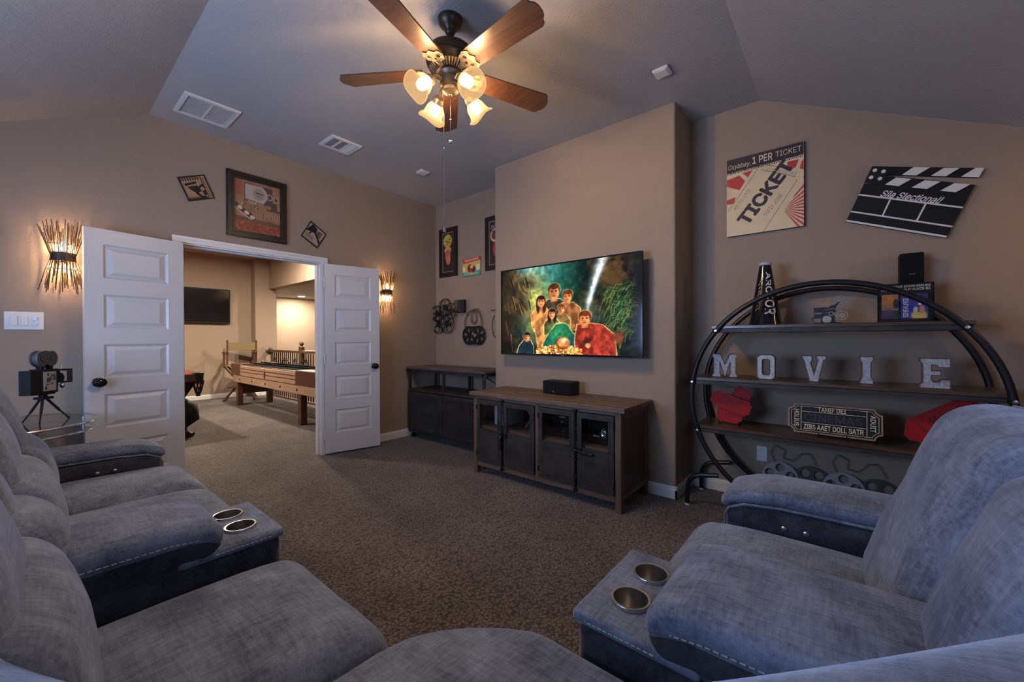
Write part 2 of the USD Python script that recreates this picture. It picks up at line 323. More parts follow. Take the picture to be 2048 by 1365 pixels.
# ceiling: one surface, a flat middle and two raked sides that meet in a valley
def ceiling():
    e = 0.0; zl = lambda x, y: zceil(x, y)
    xs, ys = [-.12, XS, XR + .12], [YN - .12, YS, .12]
    vd = XR + .12 - XS                         # run of the raked part to the right wall
    pts = {'a': (-.12, .12), 'b': (XS, .12), 'c': (XS, YS), 'd': (-.12, YS), 'e': (XR + .12, .12), 'f': (-.12, YN - .12), 'g': (XS + (YS - (YN - .12)), YN - .12), 'h': (XR + .12, YN - .12)}
    V, F = [], []
    def face(ids):
        n = len(V)
        for i in ids: x, y = pts[i]; V.append((x, y, zl(x, y)))
        for i in ids: x, y = pts[i]; V.append((x, y, zl(x, y) + .08))
        k = len(ids)
        for i in range(1, k - 1): F.append((n, n + i, n + i + 1)); F.append((n + k, n + k + i + 1, n + k + i))
    face('abcd'); face('becgh' if False else 'behgc'); face('dcgf')
    m = trimesh.Trimesh(np.array(V), np.array(F), process=False); return m
struct('ceiling', ceiling(), M['ceiling'])
GX, GY = -6.0, -4.6                            # the game room beyond the doors
fl = unary_union([sbox(-.2, YN - .12, XR + .12, .12), sbox(GX - .1, GY - .1, 0, -.06)])
struct('floor', flat(fl, -0.08, 0.0), M['carpet'])
# baseboards with a small ogee cap
def base_run(p, q, nx, ny, h=.095):
    p, q = np.array(p, float), np.array(q, float); d = q - p; L = np.linalg.norm(d); a = math.degrees(math.atan2(d[1], d[0]))
    prof = Polygon([(0, 0), (.014, 0), (.014, h * .72), (.010, h * .78), (.010, h * .86), (.005, h * .94), (.004, h), (0, h)])
    m = trimesh.creation.extrude_polygon(prof, L, engine='earcut')         # x = out, y = up, z = along
    V = m.vertices.copy(); n = np.array([nx, ny, 0]); u = np.append(d / L, 0)
    m.vertices = np.append(p, 0) + np.outer(V[:, 0], n) + np.outer(V[:, 1], (0, 0, 1)) + np.outer(V[:, 2], u)
    trimesh.repair.fix_normals(m); return m
struct('baseboard_left', cat([base_run((0, OY1 + .06), (0, 0), 1, 0), base_run((0, YN), (0, OY0 - .06), 1, 0)]), M['white'])
struct('baseboard_far', cat([base_run((0, 0), (BX0, 0), 0, -1), base_run((BX1, 0), (XR, 0), 0, -1)]), M['white'])
struct('baseboard_feature', cat([base_run((BX0 - .014, BY), (BX1 + .014, BY), 0, -1), base_run((BX1, BY - .014), (BX1, 0), 1, 0), base_run((BX0, BY - .014), (BX0, 0), -1, 0)]), M['white'])
struct('baseboard_near', base_run((0, YN), (XR, YN), 0, 1), M['white'])
struct('baseboard_right', base_run((XR, YN), (XR, 0), -1, 0), M['white'])
# door casing and jambs
def casing():
    out = []
    for x0, x1, y_, z_ in ((0.0, .016, .058, .05), (.016, .022, .044, .036)):
        g = sbox(OY0 - y_, 0, OY1 + y_, OZ + y_ * .85).difference(sbox(OY0 + .004, -1, OY1 - .004, OZ - .004))
        if x0: g = sbox(OY0 - .058, 0, OY1 + .058, OZ + .05).difference(sbox(OY0 - .03, -1, OY1 + .03, OZ + .025))
        out.append(wall_x(g, x0, x1))
    return cat(out)
struct('trim_1', casing(), M['white'])
jam = sbox(OY0 - .001, 0, OY1 + .001, OZ + .001).difference(sbox(OY0 + .016, -1, OY1 - .016, OZ - .016))
stop = sbox(OY0 + .01, 0, OY1 - .01, OZ - .01).difference(sbox(OY0 + .028, -1, OY1 - .028, OZ - .028))
struct('trim_2', cat([wall_x(jam, -.125, .002), wall_x(stop, -.085, -.045)]), M['white'])
# double doors, five raised panels each, standing open against the wall
LW, LH, LT = .585, 2.045, .035
def leaf_parts(p, knob_side):
    """Local: hinge edge at x = 0, leaf runs to +x, face towards -y."""
    pans = [(.10, LW - .10, LH - .11 - .367 * k - .25, LH - .11 - .367 * k) for k in range(5)]
    holes = unary_union([sbox(a, c, b, d) for a, b, c, d in pans])
    out = [plate(sbox(0, 0, LW, LH).difference(holes), -LT / 2, LT / 2), plate(holes.buffer(.001), -.006, .006)]
    for a, b, c, d in pans:                     # sloped sticking round each panel, both faces
        for s in (-1, 1):
            o = [(a, c), (b, c), (b, d), (a, d)]; w = .014; i = [(a + w, c + w), (b - w, c + w), (b - w, d - w), (a + w, d - w)]
            V = [(x, s * LT / 2, z) for x, z in o] + [(x, s * .0075, z) for x, z in i]
            F = []
            for k in range(4):
                l = (k + 1) % 4; q = [k, l, 4 + l, 4 + k]; q = q if s < 0 else q[::-1]; F += [[q[0], q[1], q[2]], [q[0], q[2], q[3]]]
            out.append(trimesh.Trimesh(V, F, process=False))
    part(p, 'leaf', cat(out), M['door'], False)
    for a, b, c, d in pans:
        w1, w2 = .022, .058; fr = []
        for s in (-1, 1):
            o = [(a + w1, c + w1), (b - w1, c + w1), (b - w1, d - w1), (a + w1, d - w1)]; i = [(a + w2, c + w2 * .8), (b - w2, c + w2 * .8), (b - w2, d - w2 * .8), (a + w2, d - w2 * .8)]
            V = [(x, s * .006, z) for x, z in o] + [(x, s * .0165, z) for x, z in i]; F = []
            for k in range(4):
                l = (k + 1) % 4; q = [k, l, 4 + l, 4 + k]; q = q if s < 0 else q[::-1]; F += [[q[0], q[1], q[2]], [q[0], q[2], q[3]]]
            q = [4, 5, 6, 7] if s < 0 else [7, 6, 5, 4]; F += [[q[0], q[1], q[2]], [q[0], q[2], q[3]]]
            fr.append(trimesh.Trimesh(V, F, process=False))
        part(p, 'panel', cat(fr), M['door'], False)
    kx = LW - .065
    kn = []
    for s in (-1, 1):
        k = lathe([(0, .0), (.031, .0), (.033, .004), (.028, .009), (.012, .012), (.011, .030), (.024, .036), (.0325, .046), (.033, .054), (.027, .063), (.012, .068), (0, .069)], 24)
        k.vertices[:, 0] *= np.where(k.vertices[:, 2] > .03, 1.15, 1.0); kn.append(T(RX(k, 90 if s < 0 else -90), kx, s * LT / 2, .925))
    part(p, 'door_knob', cat(kn), M['black_gloss'], 40, label='black oval door knob')
    for z in (.2, 1.02, 1.84): part(p, 'hinge', cyl((-.006, -LT / 2 - .004, z - .05), (-.006, -LT / 2 - .004, z + .05), .007), M['white'])
def door(name, loc, rz, label, flip=False):
    x = UsdGeom.Xform.Define(stage, '/World/' + name); x.AddTranslateOp().Set(Gf.Vec3d(*loc)); x.AddRotateZOp().Set(rz)
    if flip: x.AddScaleOp().Set(Gf.Vec3f(-1, 1, 1))
    p = x.GetPrim(); p.SetCustomDataByKey('kind', 'structure'); p.SetCustomDataByKey('label', label); leaf_parts(p, 0)
# right leaf: from (0.03, -1.575) towards (0.165, -1.01); local -y faces into the room
door('door_2', (.045, -1.572, .02), 90 - 13.5, 'white five-panel door leaf standing open beside the smaller wall light')
def left_leaf():
    x = UsdGeom.Xform.Define(stage, '/World/door_1'); x.AddTranslateOp().Set(Gf.Vec3d(.060, -2.775, .02)); x.AddRotateZOp().Set(-90 + 10.5)
    p = x.GetPrim(); p.SetCustomDataByKey('kind', 'structure'); p.SetCustomDataByKey('label', 'white five-panel door leaf standing open beside the model cine camera'); leaf_parts(p, 0)
left_leaf()

# ------------------------------------------------------------------ game room shell and stairwell
SY, SX = 2.3, -8.0
gfar = sbox(GY, 0, -.38, 3.06)
struct('wall_game_far', wall_x(gfar, GX - .1, GX), M['wall'])
struct('wall_pilaster', bx(GX - .1, -5.74, -.38, .06, 0, 3.06, .012), M['wall'])
struct('wall_game_side', plate(sbox(GX, 0, -.12, 3.06), GY - .1, GY), M['wall'])
struct('wall_header', bx(-5.74, -.12, -.10, .10, 2.41, 3.06), M['wall'])
struct('ceiling_game', bx(GX - .1, -.12, GY - .1, .10, 3.06, 3.14), M['ceiling'])
struct('baseboard_game', cat([base_run((GX, GY), (GX, -.38), 1, 0), base_run((GX, -.38), (-5.74, -.38), 0, -1), base_run((-5.74, -.38), (-5.74, -.02), 1, 0)]), M['white'])
struct('wall_stair_far', bx(SX - .1, SX, -.1, SY, -1.6, 2.6), M['wall'])
struct('wall_stair_side', bx(SX, -.3, SY, SY + .1, -1.6, 2.6), M['wall'])
struct('wall_stair_end', bx(-.4, -.3, .12, SY, -1.6, 2.6), M['wall'])
struct('wall_stair_return', bx(SX, GX - .1, -.2, -.1, -1.6, 2.6), M['wall'])
struct('ceiling_stair', bx(SX - .1, -.3, .10, SY + .1, 2.46, 2.54), M['ceiling'])
struct('ceiling_stair_return', bx(SX - .1, GX - .1, -.2, .12, 2.46, 2.54), M['ceiling'])
struct('floor_stair', bx(SX, -.3, -.1, SY, -1.66, -1.6), M['carpet'])
struct('wall_stair_drop', bx(GX, -.3, -.12, -.06, -1.6, -.08), M['wall'])
def can_light(loc, label, m, group=None, r=.075):
    t = thing('recessed_light', label, 'ceiling light', loc, 0, group)
    part(t, 'trim_ring', lathe([(r, -.004), (r + .022, -.006), (r + .024, 0), (r - .004, 0), (r - .004, -.001), (r, -.004)], 28), M['white'])
    part(t, 'lamp_lens', lathe([(0, -.0025), (r - .003, -.0025), (r - .003, -.0005), (0, -.0005)], 28), m, False, label='glowing lamp')
    return t
can_light((-7.32, 1.27, 2.459), 'small glowing recessed light in the stairwell ceiling beyond the railing', M['stair_can'])
can_light((-4.2, 1.2, 2.459), 'recessed light over the stairs behind the shuffleboard table', M['stair_can'])
can_light((-3.3, -.95, 3.059), 'recessed light above the shuffleboard table', M['can'])
can_light((-3.3, -3.1, 3.059), 'recessed light above the pool table', M['can'])
# railing
def railing():
    t = thing('stair_railing', 'dark balustrade with brown handrail along the stair opening', 'railing', (-5.74, -.10, 0))
    L = 5.4
    hr = Polygon([(-.032, 0), (.032, 0), (.030, .02), (.036, .03), (.030, .052), (0, .06), (-.030, .052), (-.036, .03), (-.030, .02)])
    m = trimesh.creation.extrude_polygon(hr, L, engine='earcut'); V = m.vertices.copy(); m.vertices = np.stack([V[:, 2], V[:, 0], V[:, 1] + .975], 1)
    part(t, 'handrail', m, M['railwood'])
    part(t, 'rosette', RY(lathe([(0, 0), (.075, 0), (.08, .012), (.06, .022), (.05, .03), (0, .03)], 24), 90).apply_translation((0, 0, 1.0)), M['railwood'])
    part(t, 'shoe_rail', bx(0, L, -.03, .03, 0, .03, .006), M['railwood'])
    nx_ = 1.69
    nw = [bx(nx_ - .045, nx_ + .045, -.045, .045, 0, .30, .008), bx(nx_ - .045, nx_ + .045, -.045, .045, .78, 1.08, .008), T(lathe([(.032, .30), (.042, .33), (.028, .37), (.036, .5), (.032, .65), (.026, .72), (.042, .75), (.03, .78)], 16), nx_, 0, 0),
          T(lathe([(.05, 1.08), (.058, 1.095), (.05, 1.11), (.026, 1.12), (.024, 1.13), (.042, 1.155), (.044, 1.175), (.03, 1.20), (0, 1.21)], 18), nx_, 0, 0)]
    part(t, 'newel_post', cat(nw), M['railwood'])
    k = 0; x = .10
    while x < L - .05:
        if abs(x - nx_) > .06:
            b = [bx(x - .0075, x + .0075, -.0075, .0075, .03, .98)]
            if k % 5 in (2,):
                for a in range(4):
                    p = [(x + .032 * math.sin(PI * s) * math.cos(a * PI / 2 + 3 * s), .032 * math.sin(PI * s) * math.sin(a * PI / 2 + 3 * s), .70 + .17 * s) for s in np.linspace(0, 1, 9)]
                    b.append(tube(p, .005, 5))
            elif k % 5 in (0, 4):
                b.append(T(lathe([(.008, -.02), (.017, -.008), (.017, .008), (.008, .02)], 10), x, 0, .62 if k % 2 else .5))
            part(t, 'baluster', cat(b), M['black'])
        x += .105; k += 1
railing()

# ------------------------------------------------------------------ game room furniture
def game_tv():
    t = thing('wall_television', 'switched-off black television on the far wall of the game room', 'television', (GX, -1.42, 1.60), 90)
    part(t, 'housing', bx(-.62, .62, -.075, -.03, 0, .735, .008), M['black'], False)
    part(t, 'screen', bx(-.60, .60, -.078, -.074, .03, .715), M['black_gloss'], False, label='blank black screen')
    part(t, 'wall_bracket', bx(-.2, .2, -.03, -.001, .2, .55), M['black'], False)
    part(t, 'badge', bx(-.56, -.44, -.0785, -.0775, .012, .020), M['steel'], False)
game_tv()
def director_chair():
    t = thing('director_chair', 'folding wooden director chair with olive canvas back by the far wall', 'chair', (-5.42, -.76, 0), 68)
    W, D, SH = .52, .44, .74                    # a tall one
    w = M['mahog']
    for s, nm in ((-1, 0), (1, 0)):
        x = s * W / 2
        part(t, 'back_post', cat([cyl((x, D / 2, SH - .06), (x, D / 2 + .03, 1.22), .016), T(trimesh.creation.icosphere(2, .02), x, D / 2 + .03, 1.225)]), w)
        part(t, 'armrest', bx(x - .03, x + .03, -D / 2 - .03, D / 2 + .01, .98, 1.005, .006), w, False)
        part(t, 'arm_post', bx(x - .014, x + .014, -D / 2, -D / 2 + .035, SH - .03, .98), w, False)
        part(t, 'seat_rail', bx(x - .018, x + .018, -D / 2 - .02, D / 2 + .02, SH - .05, SH, .004), w, False)
        part(t, 'floor_rail', bx(x - .018, x + .018, -D / 2 - .06, D / 2 + .06, 0, .04, .006), w, False)
    for y in (-D / 2 + .03, D / 2 - .03):
        for s in (-1, 1): part(t, 'crossed_leg', cyl((s * W / 2, y + .012 * s, .03), (-s * W / 2, y + .012 * s, SH - .04), .017, 8), w)
    part(t, 'footrest', bx(-W / 2 + .06, W / 2 - .06, -D / 2 - .05, -D / 2 - .02, .27, .30, .004), w, False)
    n = 12; xs = np.linspace(-W / 2, W / 2, n); V = []; F = []
    back = cat([bx(-W / 2 - .012, W / 2 + .012, D / 2 + .028, D / 2 + .04, 1.03, 1.195, .004)])
    part(t, 'canvas_back', back, M['olive'], False); part(t, 'canvas_seat', bx(-W / 2, W / 2, -D / 2, D / 2, SH - .03, SH - .018), M['olive'], False)
director_chair()
def shuffle_table():
    x0, x1, y0, y1 = -4.80, -.95, -1.10, -.46
    cx, cy = (x0 + x1) / 2, (y0 + y1) / 2
    t = thing('shuffleboard_table', 'long wooden bowling game table with black playfield beside the railing', 'game table', (cx, cy, 0))
    L, W = (x1 - x0) / 2, (y1 - y0) / 2
    for s in (-1, 1):
        part(t, 'side_apron', bx(-L + .12, L - .12, s * W, s * (W - .03), .45, .58, .006), M['oak'], False)
        part(t, 'side_band', bx(-L + .55, L - .9, s * (W + .012), s * (W - .02), .585, .775, .008), M['oak'], False)
        part(t, 'band_stripe', cat([bx(-L + .56, L - .91, s * (W + .014), s * (W + .0), .655 + .055 * k, .668 + .055 * k) for k in (0, 1)]), M['mahog'], False)
        [part(t, 'bolt', cyl((-L + .5 + .62 * k, s * W, .515), (-L + .5 + .62 * k, s * (W + .008), .515), .016), M['black_metal']) for k in range(5)]
        part(t, 'edge_trim', bx(-L + .55, L - .9, s * (W + .006), s * (W - .02), .776, .79), M['steel'], False)
    for sx in (-1, 1):
        a, b = (-L, -L + .55) if sx < 0 else (L - .9, L)
        part(t, 'end_cabinet', bx(a, b, -W - .006, W + .006, .58, .80, .01), M['mahog'], False)
        part(t, 'end_panel', bx(*( (-L + .26, -L + .29) if sx < 0 else (L - .29, L - .26)), -W + .05, W - .05, .22, .46), M['mahog'], False)
        for sy in (-1, 1):
            lx = -L + .27 if sx < 0 else L - .83
            part(t, 'leg', bx(lx - .055, lx + .055, sy * (W - .015), sy * (W - .105), 0, .46, .008), M['mahog'], False)
    part(t, 'playfield', bx(-L + .02, L - .02, -W + .03, W - .03, .70, .795), M['playfield'], False)
    part(t, 'lane_rail', cat([bx(-L + .3, L - .1, y, y + .018, .79, .815) for y in (-.10, .09)]), M['playfield'], False)
    part(t, 'carry_handle', tube([(-L + 1.05, .2, .80), (-L + 1.06, .2, .84), (-L + 1.10, .2, .87), (-L + 1.35, .2, .87), (-L + 1.39, .2, .84), (-L + 1.40, .2, .80)], .012, 8), M['mahog'])
    part(t, 'badge', RX(lathe([(0, 0), (.062, 0), (.066, .006), (.05, .012), (0, .014)], 20), 90).apply_transform(np.diag([.62, 1, 1.25, 1])).apply_translation((-L + 1.75, -W - .012, .68)), M['steel'])
shuffle_table()
def pool_table():
    X1, Y1, A, B = -2.00, -2.17, 2.5, 1.4
    t = thing('pool_table', 'pool table with red cloth and carved corner seen past the open door', 'pool table', (X1 - A / 2, Y1 - B / 2, 0))
    a, b = A / 2, B / 2
    part(t, 'cloth', bx(-a + .12, a - .12, -b + .12, b - .12, .775, .79), M['felt'], False, label='red playing cloth')
    for s in (-1, 1):
        part(t, 'cushion', bx(-a + .14, a - .14, s * (b - .075), s * (b - .135), .785, .822, .012), M['felt'], False)
        part(t, 'cushion', bx(s * (a - .075), s * (a - .135), -b + .14, b - .14, .785, .822, .012), M['felt'], False)
        part(t, 'rail', bx(-a + .02, a - .02, s * b, s * (b - .08), .715, .825, .014), M['mahog'], False)
        part(t, 'rail', bx(s * a, s * (a - .08), -b + .02, b - .02, .715, .825, .014), M['mahog'], False)
    cab = trimesh.convex.convex_hull(np.array([(sx * (a - .06 - .14 * k), sy * (b - .06 - .14 * k), z) for sx in (-1, 1) for sy in (-1, 1) for k, z in ((0, .715), (1, .42))]))
    part(t, 'cabinet', cab, M['black'], False)
    for sx in (-1, 1):
        for sy in (-1, 1):
            cxp, cyp = sx * (a - .045), sy * (b - .045)
            part(t, 'corner_casting', T(lathe([(.0, .70), (.045, .70), (.055, .74), (.058, .80), (.064, .83), (.055, .836), (.0, .836)], 20), cxp, cyp, 0), M['black_metal'])
            net = []
            for k in range(9):
                an = k / 9 * 2 * PI
                net.append(tube([(cxp + (.058 - .036 * s ** 1.4) * math.cos(an + .9 * s), cyp + (.058 - .036 * s ** 1.4) * math.sin(an + .9 * s), .73 - .17 * s) for s in np.linspace(0, 1, 7)], .007, 5))
                net.append(tube([(cxp + (.058 - .036 * s ** 1.4) * math.cos(an - .9 * s), cyp + (.058 - .036 * s ** 1.4) * math.sin(an - .9 * s), .73 - .17 * s) for s in np.linspace(0, 1, 7)], .007, 5))
            net.append(T(lathe([(0, .525), (.024, .53), (.028, .545), (.018, .555), (.024, .57), (0, .57)], 14), cxp, cyp, 0))
            part(t, 'pocket_net', cat(net), M['dark_metal'])
            p = [(sx * (a - .22), sy * (b - .22), .45), (sx * (a - .12), sy * (b - .12), .36), (sx * (a - .10), sy * (b - .10), .26), (sx * (a - .19), sy * (b - .19), .14), (sx * (a - .17), sy * (b - .17), .05), (sx * (a - .12), sy * (b - .12), .0)]
            part(t, 'claw_leg', tube(p, [.085, .10, .085, .055, .06, .075], 12), M['black'])
pool_table()

# ------------------------------------------------------------------ ceiling fan
def fan():
    t = thing('ceiling_fan', 'bronze ceiling fan with five mahogany blades and four lit amber glass shades', 'ceiling fan', (2.60, -2.05, ZC))
    part(t, 'canopy', lathe([(.0, -.068), (.030, -.068), (.036, -.060), (.042, -.048), (.060, -.036), (.068, -.018), (.070, -.004), (.070, 0)], 32), M['bronze'])
    part(t, 'downrod', cat([cyl((0, 0, -.15), (0, 0, -.06), .013, 16), T(trimesh.creation.icosphere(2, .030), 0, 0, -.066), T(lathe([(.0, -.155), (.028, -.155), (.030, -.135), (.018, -.125), (0, -.125)], 20), 0, 0, 0)]), M['bronze'])
    part(t, 'motor_housing', lathe([(0, -.315), (.070, -.315), (.088, -.306), (.118, -.288), (.124, -.270), (.134, -.262), (.138, -.250), (.134, -.238), (.138, -.228), (.138, -.205), (.128, -.188), (.100, -.168), (.060, -.155), (0, -.152)], 48), M['bronze'])
    fl = []
    for k in range(40):
        a = k / 40 * 2 * PI; c, s = math.cos(a), math.sin(a)
        fl.append(tube([(.082 * c, .082 * s, -.3115), (.102 * c, .102 * s, -.3005), (.117 * c, .117 * s, -.289)], .0032, 5))
    part(t, 'fluted_ring', cat(fl), M['bronze_light'], kind='stuff', label='fine radial flutes under the motor housing')
    part(t, 'switch_housing', lathe([(0, -.428), (.020, -.428), (.030, -.424), (.045, -.414), (.050, -.400), (.046, -.392), (.058, -.384), (.060, -.345), (.052, -.336), (.060, -.328), (.066, -.315), (0, -.312)], 32), M['bronze_light'])
    part(t, 'finial', lathe([(0, -.442), (.010, -.440), (.013, -.432), (.010, -.426), (0, -.426)], 16), M['bronze_light'])
    for k in range(5):
        an = -3.0 + 72 * k
        # blade with an ogee tip
        out = [(.155, -.050), (.20, -.058), (.58, -.0725), (.615, -.074), (.628, -.066), (.632, -.050), (.648, -.036), (.655, -.018), (.656, 0)]
        out = out + [(x, -y) for x, y in out[-2::-1]]
        b = flat(Polygon(out).buffer(.004, quad_segs=2), -.004, .004)
        b = T(RX(b, -12), 0, 0, -.303)
        part(t, 'blade', RZ(b, an), M['blade'], 30)
        # scrolled blade iron: pierced plate plus an arm
        pl = Polygon([(.085, -.012), (.115, -.016), (.145, -.052), (.172, -.060), (.196, -.046), (.186, -.026), (.205, 0), (.186, .026), (.196, .046), (.172, .060), (.145, .052), (.115, .016), (.085, .012)]).buffer(.004, quad_segs=3)
        pl = pl.difference(Point(.160, .030).buffer(.011, quad_segs=4)).difference(Point(.160, -.030).buffer(.011, quad_segs=4)).difference(Point(.140, 0).buffer(.008, quad_segs=4))
        ir = [T(RX(flat(pl, -.004, 0), -12), 0, 0, -.309)]
        for s in (-1, 1):
            sc = [(.150 + .026 * math.cos(q) * (1 - .10 * q), s * (.038 + .022 * math.sin(q) * (1 - .10 * q)), 0) for q in np.linspace(-.6, 5.2, 16)]
            ir.append(T(RX(tube(sc, .0032, 5), -12), 0, 0, -.3135))
        ir.append(tube([(.075, 0, -.300), (.095, 0, -.308), (.125, 0, -.312)], .009, 8))
        part(t, 'blade_iron', RZ(cat(ir), an), M['bronze_light'], 30)
    for k in range(4):
        an = 80 + 90 * k
        ax = np.array([math.sin(math.radians(50)), 0, -math.cos(math.radians(50))])     # the shade's axis, outwards and down
        p0 = np.array([.125, 0, -.398])
        arm = tube([(.050, 0, -.365), (.080, 0, -.352), (.105, 0, -.362), tuple(p0 - ax * .006)], .010, 10)
        cup = lathe([(0, -.012), (.020, -.012), (.030, -.004), (.034, .012), (.034, .026), (.030, .026), (.028, .010), (0, .004)], 20)
        def put(m):
            m = m.copy(); R_ = np.eye(4); z = ax; x = np.cross((0, 1, 0), z); x /= np.linalg.norm(x); y = np.cross(z, x)
            R_[:3, 0], R_[:3, 1], R_[:3, 2] = x, y, z; R_[:3, 3] = p0; m.apply_transform(R_); return RZ(m, an)
        part(t, 'lamp_arm', cat([RZ(arm, an), put(cup)]), M['bronze_light'])
        prof = [(.029, .020), (.034, .030), (.046, .044), (.053, .060), (.056, .078), (.060, .096), (.070, .112), (.080, .120)]
        sh = lathe(prof, 36); q = np.arctan2(sh.vertices[:, 1], sh.vertices[:, 0]); f = np.clip((sh.vertices[:, 2] - .09) / .03, 0, 1)
        sh.vertices[:, 2] += f * .007 * np.cos(q * 3 + .6)
        rim = tube(sh.vertices[-36:], .0028, 6, closed=True)
        part(t, 'shade', put(cat([sh, rim])), M['shade'], 60, label='frosted amber glass bell shade, lit')
        bu = trimesh.creation.icosphere(3, .030); bu.vertices[:, 2] *= 1.2
        part(t, 'bulb', put(T(bu, 0, 0, .068)), M['bulb'], True)
    for nm, x, y, z0, z1 in (('pull_chain', .010, -.010, -.43, -.700), ('pull_chain', -.035, -.020, -.40, -1.195)):
        ch = cyl((x, y, z1), (x, y, z0), .0016, 5)
        if z1 < -1: kn = T(lathe([(0, -.024), (.008, -.022), (.0095, -.010), (.004, .004), (.002, .010), (0, .010)], 12), x, y, z1)
        else: kn = cat([T(trimesh.creation.icosphere(2, .011), x, y, z1 - .008), T(trimesh.creation.icosphere(1, .005), x, y, z1 + .12)])
        part(t, nm, cat([ch, kn]), M['chrome'])
fan()

# ------------------------------------------------------------------ vents and small ceiling plates
def grille(label, cx, cy, w, d, louvres, name='ceiling_vent', banks=2):
    """Frame w along y, d along x, hung under the flat ceiling."""
    t = thing(name, label, 'air vent', (cx, cy, ZC))
    fr = sbox(-d / 2, -w / 2, d / 2, w / 2); inn = sbox(-d / 2 + .028, -w / 2 + .028, d / 2 - .028, w / 2 - .028)
    part(t, 'frame', cat([flat(fr.difference(inn), -.012, -.001), flat(fr.buffer(-.006).difference(inn), -.016, -.010)]), M['white'], False)
    part(t, 'backing', flat(inn, -.003, -.001), M['white'] if louvres == 'filter' else M['black'], False)
    wy = (w - .056) / banks
    for k in range(1, banks): part(t, 'divider', bx(-d / 2 + .028, d / 2 - .028, -w / 2 + .028 + wy * k - .007, -w / 2 + .028 + wy * k + .007, -.014, -.002), M['white'], False)
    for b in range(banks):
        y0 = -w / 2 + .028 + wy * b + .008; y1 = y0 + wy - .016
        if louvres == 'filter':
            n = 14; ls = [RY(bx(-.0095, .0095, y0, y1, -.0012, .0012), 32).apply_translation((-d / 2 + .036 + (d - .072) * (i + .5) / n, 0, -.009)) for i in range(n)]
        elif b == 1:
            n = 9; ls = [RY(bx(-.0105, .0105, y0, y1, -.001, .001), 20).apply_translation((-d / 2 + .03 + (d - .06) * (i + .5) / n, 0, -.008)) for i in range(n)]
        else:
            n = 6; ls = [RX(bx(-d / 2 + .030, d / 2 - .030, -.0075, .0075, -.001, .001), (42 if b == 0 else -42)).apply_translation((0, y0 + (y1 - y0) * (i + .5) / n, -.009)) for i in range(n)]
        for m in ls: part(t, 'slat', m, M['white'], False)
grille('large white return air grille on the ceiling above the left door', .43, -2.68, .36, .37, 'filter')
grille('small white supply register with open slats on the ceiling over the framed picture', .70, -1.72, .29, .265, 'reg', banks=3)
def ceil_plate(label, x, y, s, round_=False):
    t = thing('ceiling_plate', label, 'cover plate', (x, y, ZC))
    part(t, 'cover', bx(-s / 2, s / 2, -s / 2, s / 2, -.022, -.001, .006), M['white'], False)
    part(t, 'faceplate', bx(-s / 2 + .012, s / 2 - .012, -s / 2 + .012, s / 2 - .012, -.026, -.02, .003), M['white'], False)
ceil_plate('square white cover plate on the ceiling near the projecting wall top', 3.385, -.83, .105)
ceil_plate('square white cover plate on the ceiling near the room corner', .81, -.85, .11)

# ------------------------------------------------------------------ wall sconces: a sheaf of bronze rods round two candle bulbs
def sconce():
    t = thing('wall_sconce', 'bronze sunburst wall light of thin rods beside the free edge of the left door', 'wall light', (0, -3.44, 1.84), 90, 'rod sconces on the door wall')
    rg = np.random.default_rng(11)
    part(t, 'back_plate', RX(lathe([(0, 0), (.048, 0), (.052, .004), (.048, .014), (0, .016)], 24), 90), M['bronze'])
    band = lathe([(.058, -.030), (.062, -.030), (.0625, .030), (.058, .030)], 28); V = band.vertices; V[:, 1] = V[:, 1] * .75 - .075
    part(t, 'band', cat([band, bx(-.012, .012, -.035, -.012, -.012, .012)]), M['bronze'])
    for s in (-1, 1):
        n = 50
        for k in range(n):
            a = (k + rg.uniform(-.3, .3)) / n * 2 * PI
            out = rg.uniform(.20, .30) if k % 2 else rg.uniform(.06, .18)
            L = rg.uniform(.18, .262) if k % 3 else rg.uniform(.12, .18)
            p = np.array([.052 * math.cos(a), .042 * math.sin(a) - .075, -.02 * s])
            d = np.array([math.cos(a) * out, .55 * math.sin(a) * out, s]); d /= np.linalg.norm(d)
            q = p + d * (L + .02)
            if q[1] > -.006: d[1] = (-.006 - p[1]) / (L + .02); q = p + d * (L + .02)
            part(t, 'rod', cyl(p, q, .0026, 5), M['bronze_rod'], 60)
        part(t, 'lamp_socket', cyl((0, -.075, s * .005), (0, -.075, s * .040), .013, 14), M['bronze'])
        bu = lathe([(0, .042), (.009, .044), (.015, .058), (.0165, .072), (.012, .092), (.005, .108), (0, .112)], 16); bu.vertices[:, 1] -= .075
        if s < 0: bu.vertices[:, 2] *= -1; bu.invert()
        part(t, 'candle_bulb', bu, M['candle_bulb'], True, label='lit candle bulb')
        hoop = tube([(.062 * math.cos(q) * 1.28, .047 * math.sin(q) * 1.1 - .075, s * .088) for q in np.linspace(0, 2 * PI, 28, endpoint=False)], .0022, 5, closed=True)
        part(t, 'hoop', hoop, M['bronze_rod'])
    return t
M['bronze_rod'] = plain('brushed_bronze_rod', (0.16, 0.105, 0.070), 0.38, 0.8)
sc0 = sconce()
dup(sc0, (0, -.82, 1.82), 90, 'bronze sunburst wall light of thin rods between the right door and the room corner')
dup(sc0, (XR, -.62, 1.84), -90, 'bronze sunburst wall light of thin rods right of the round shelf')

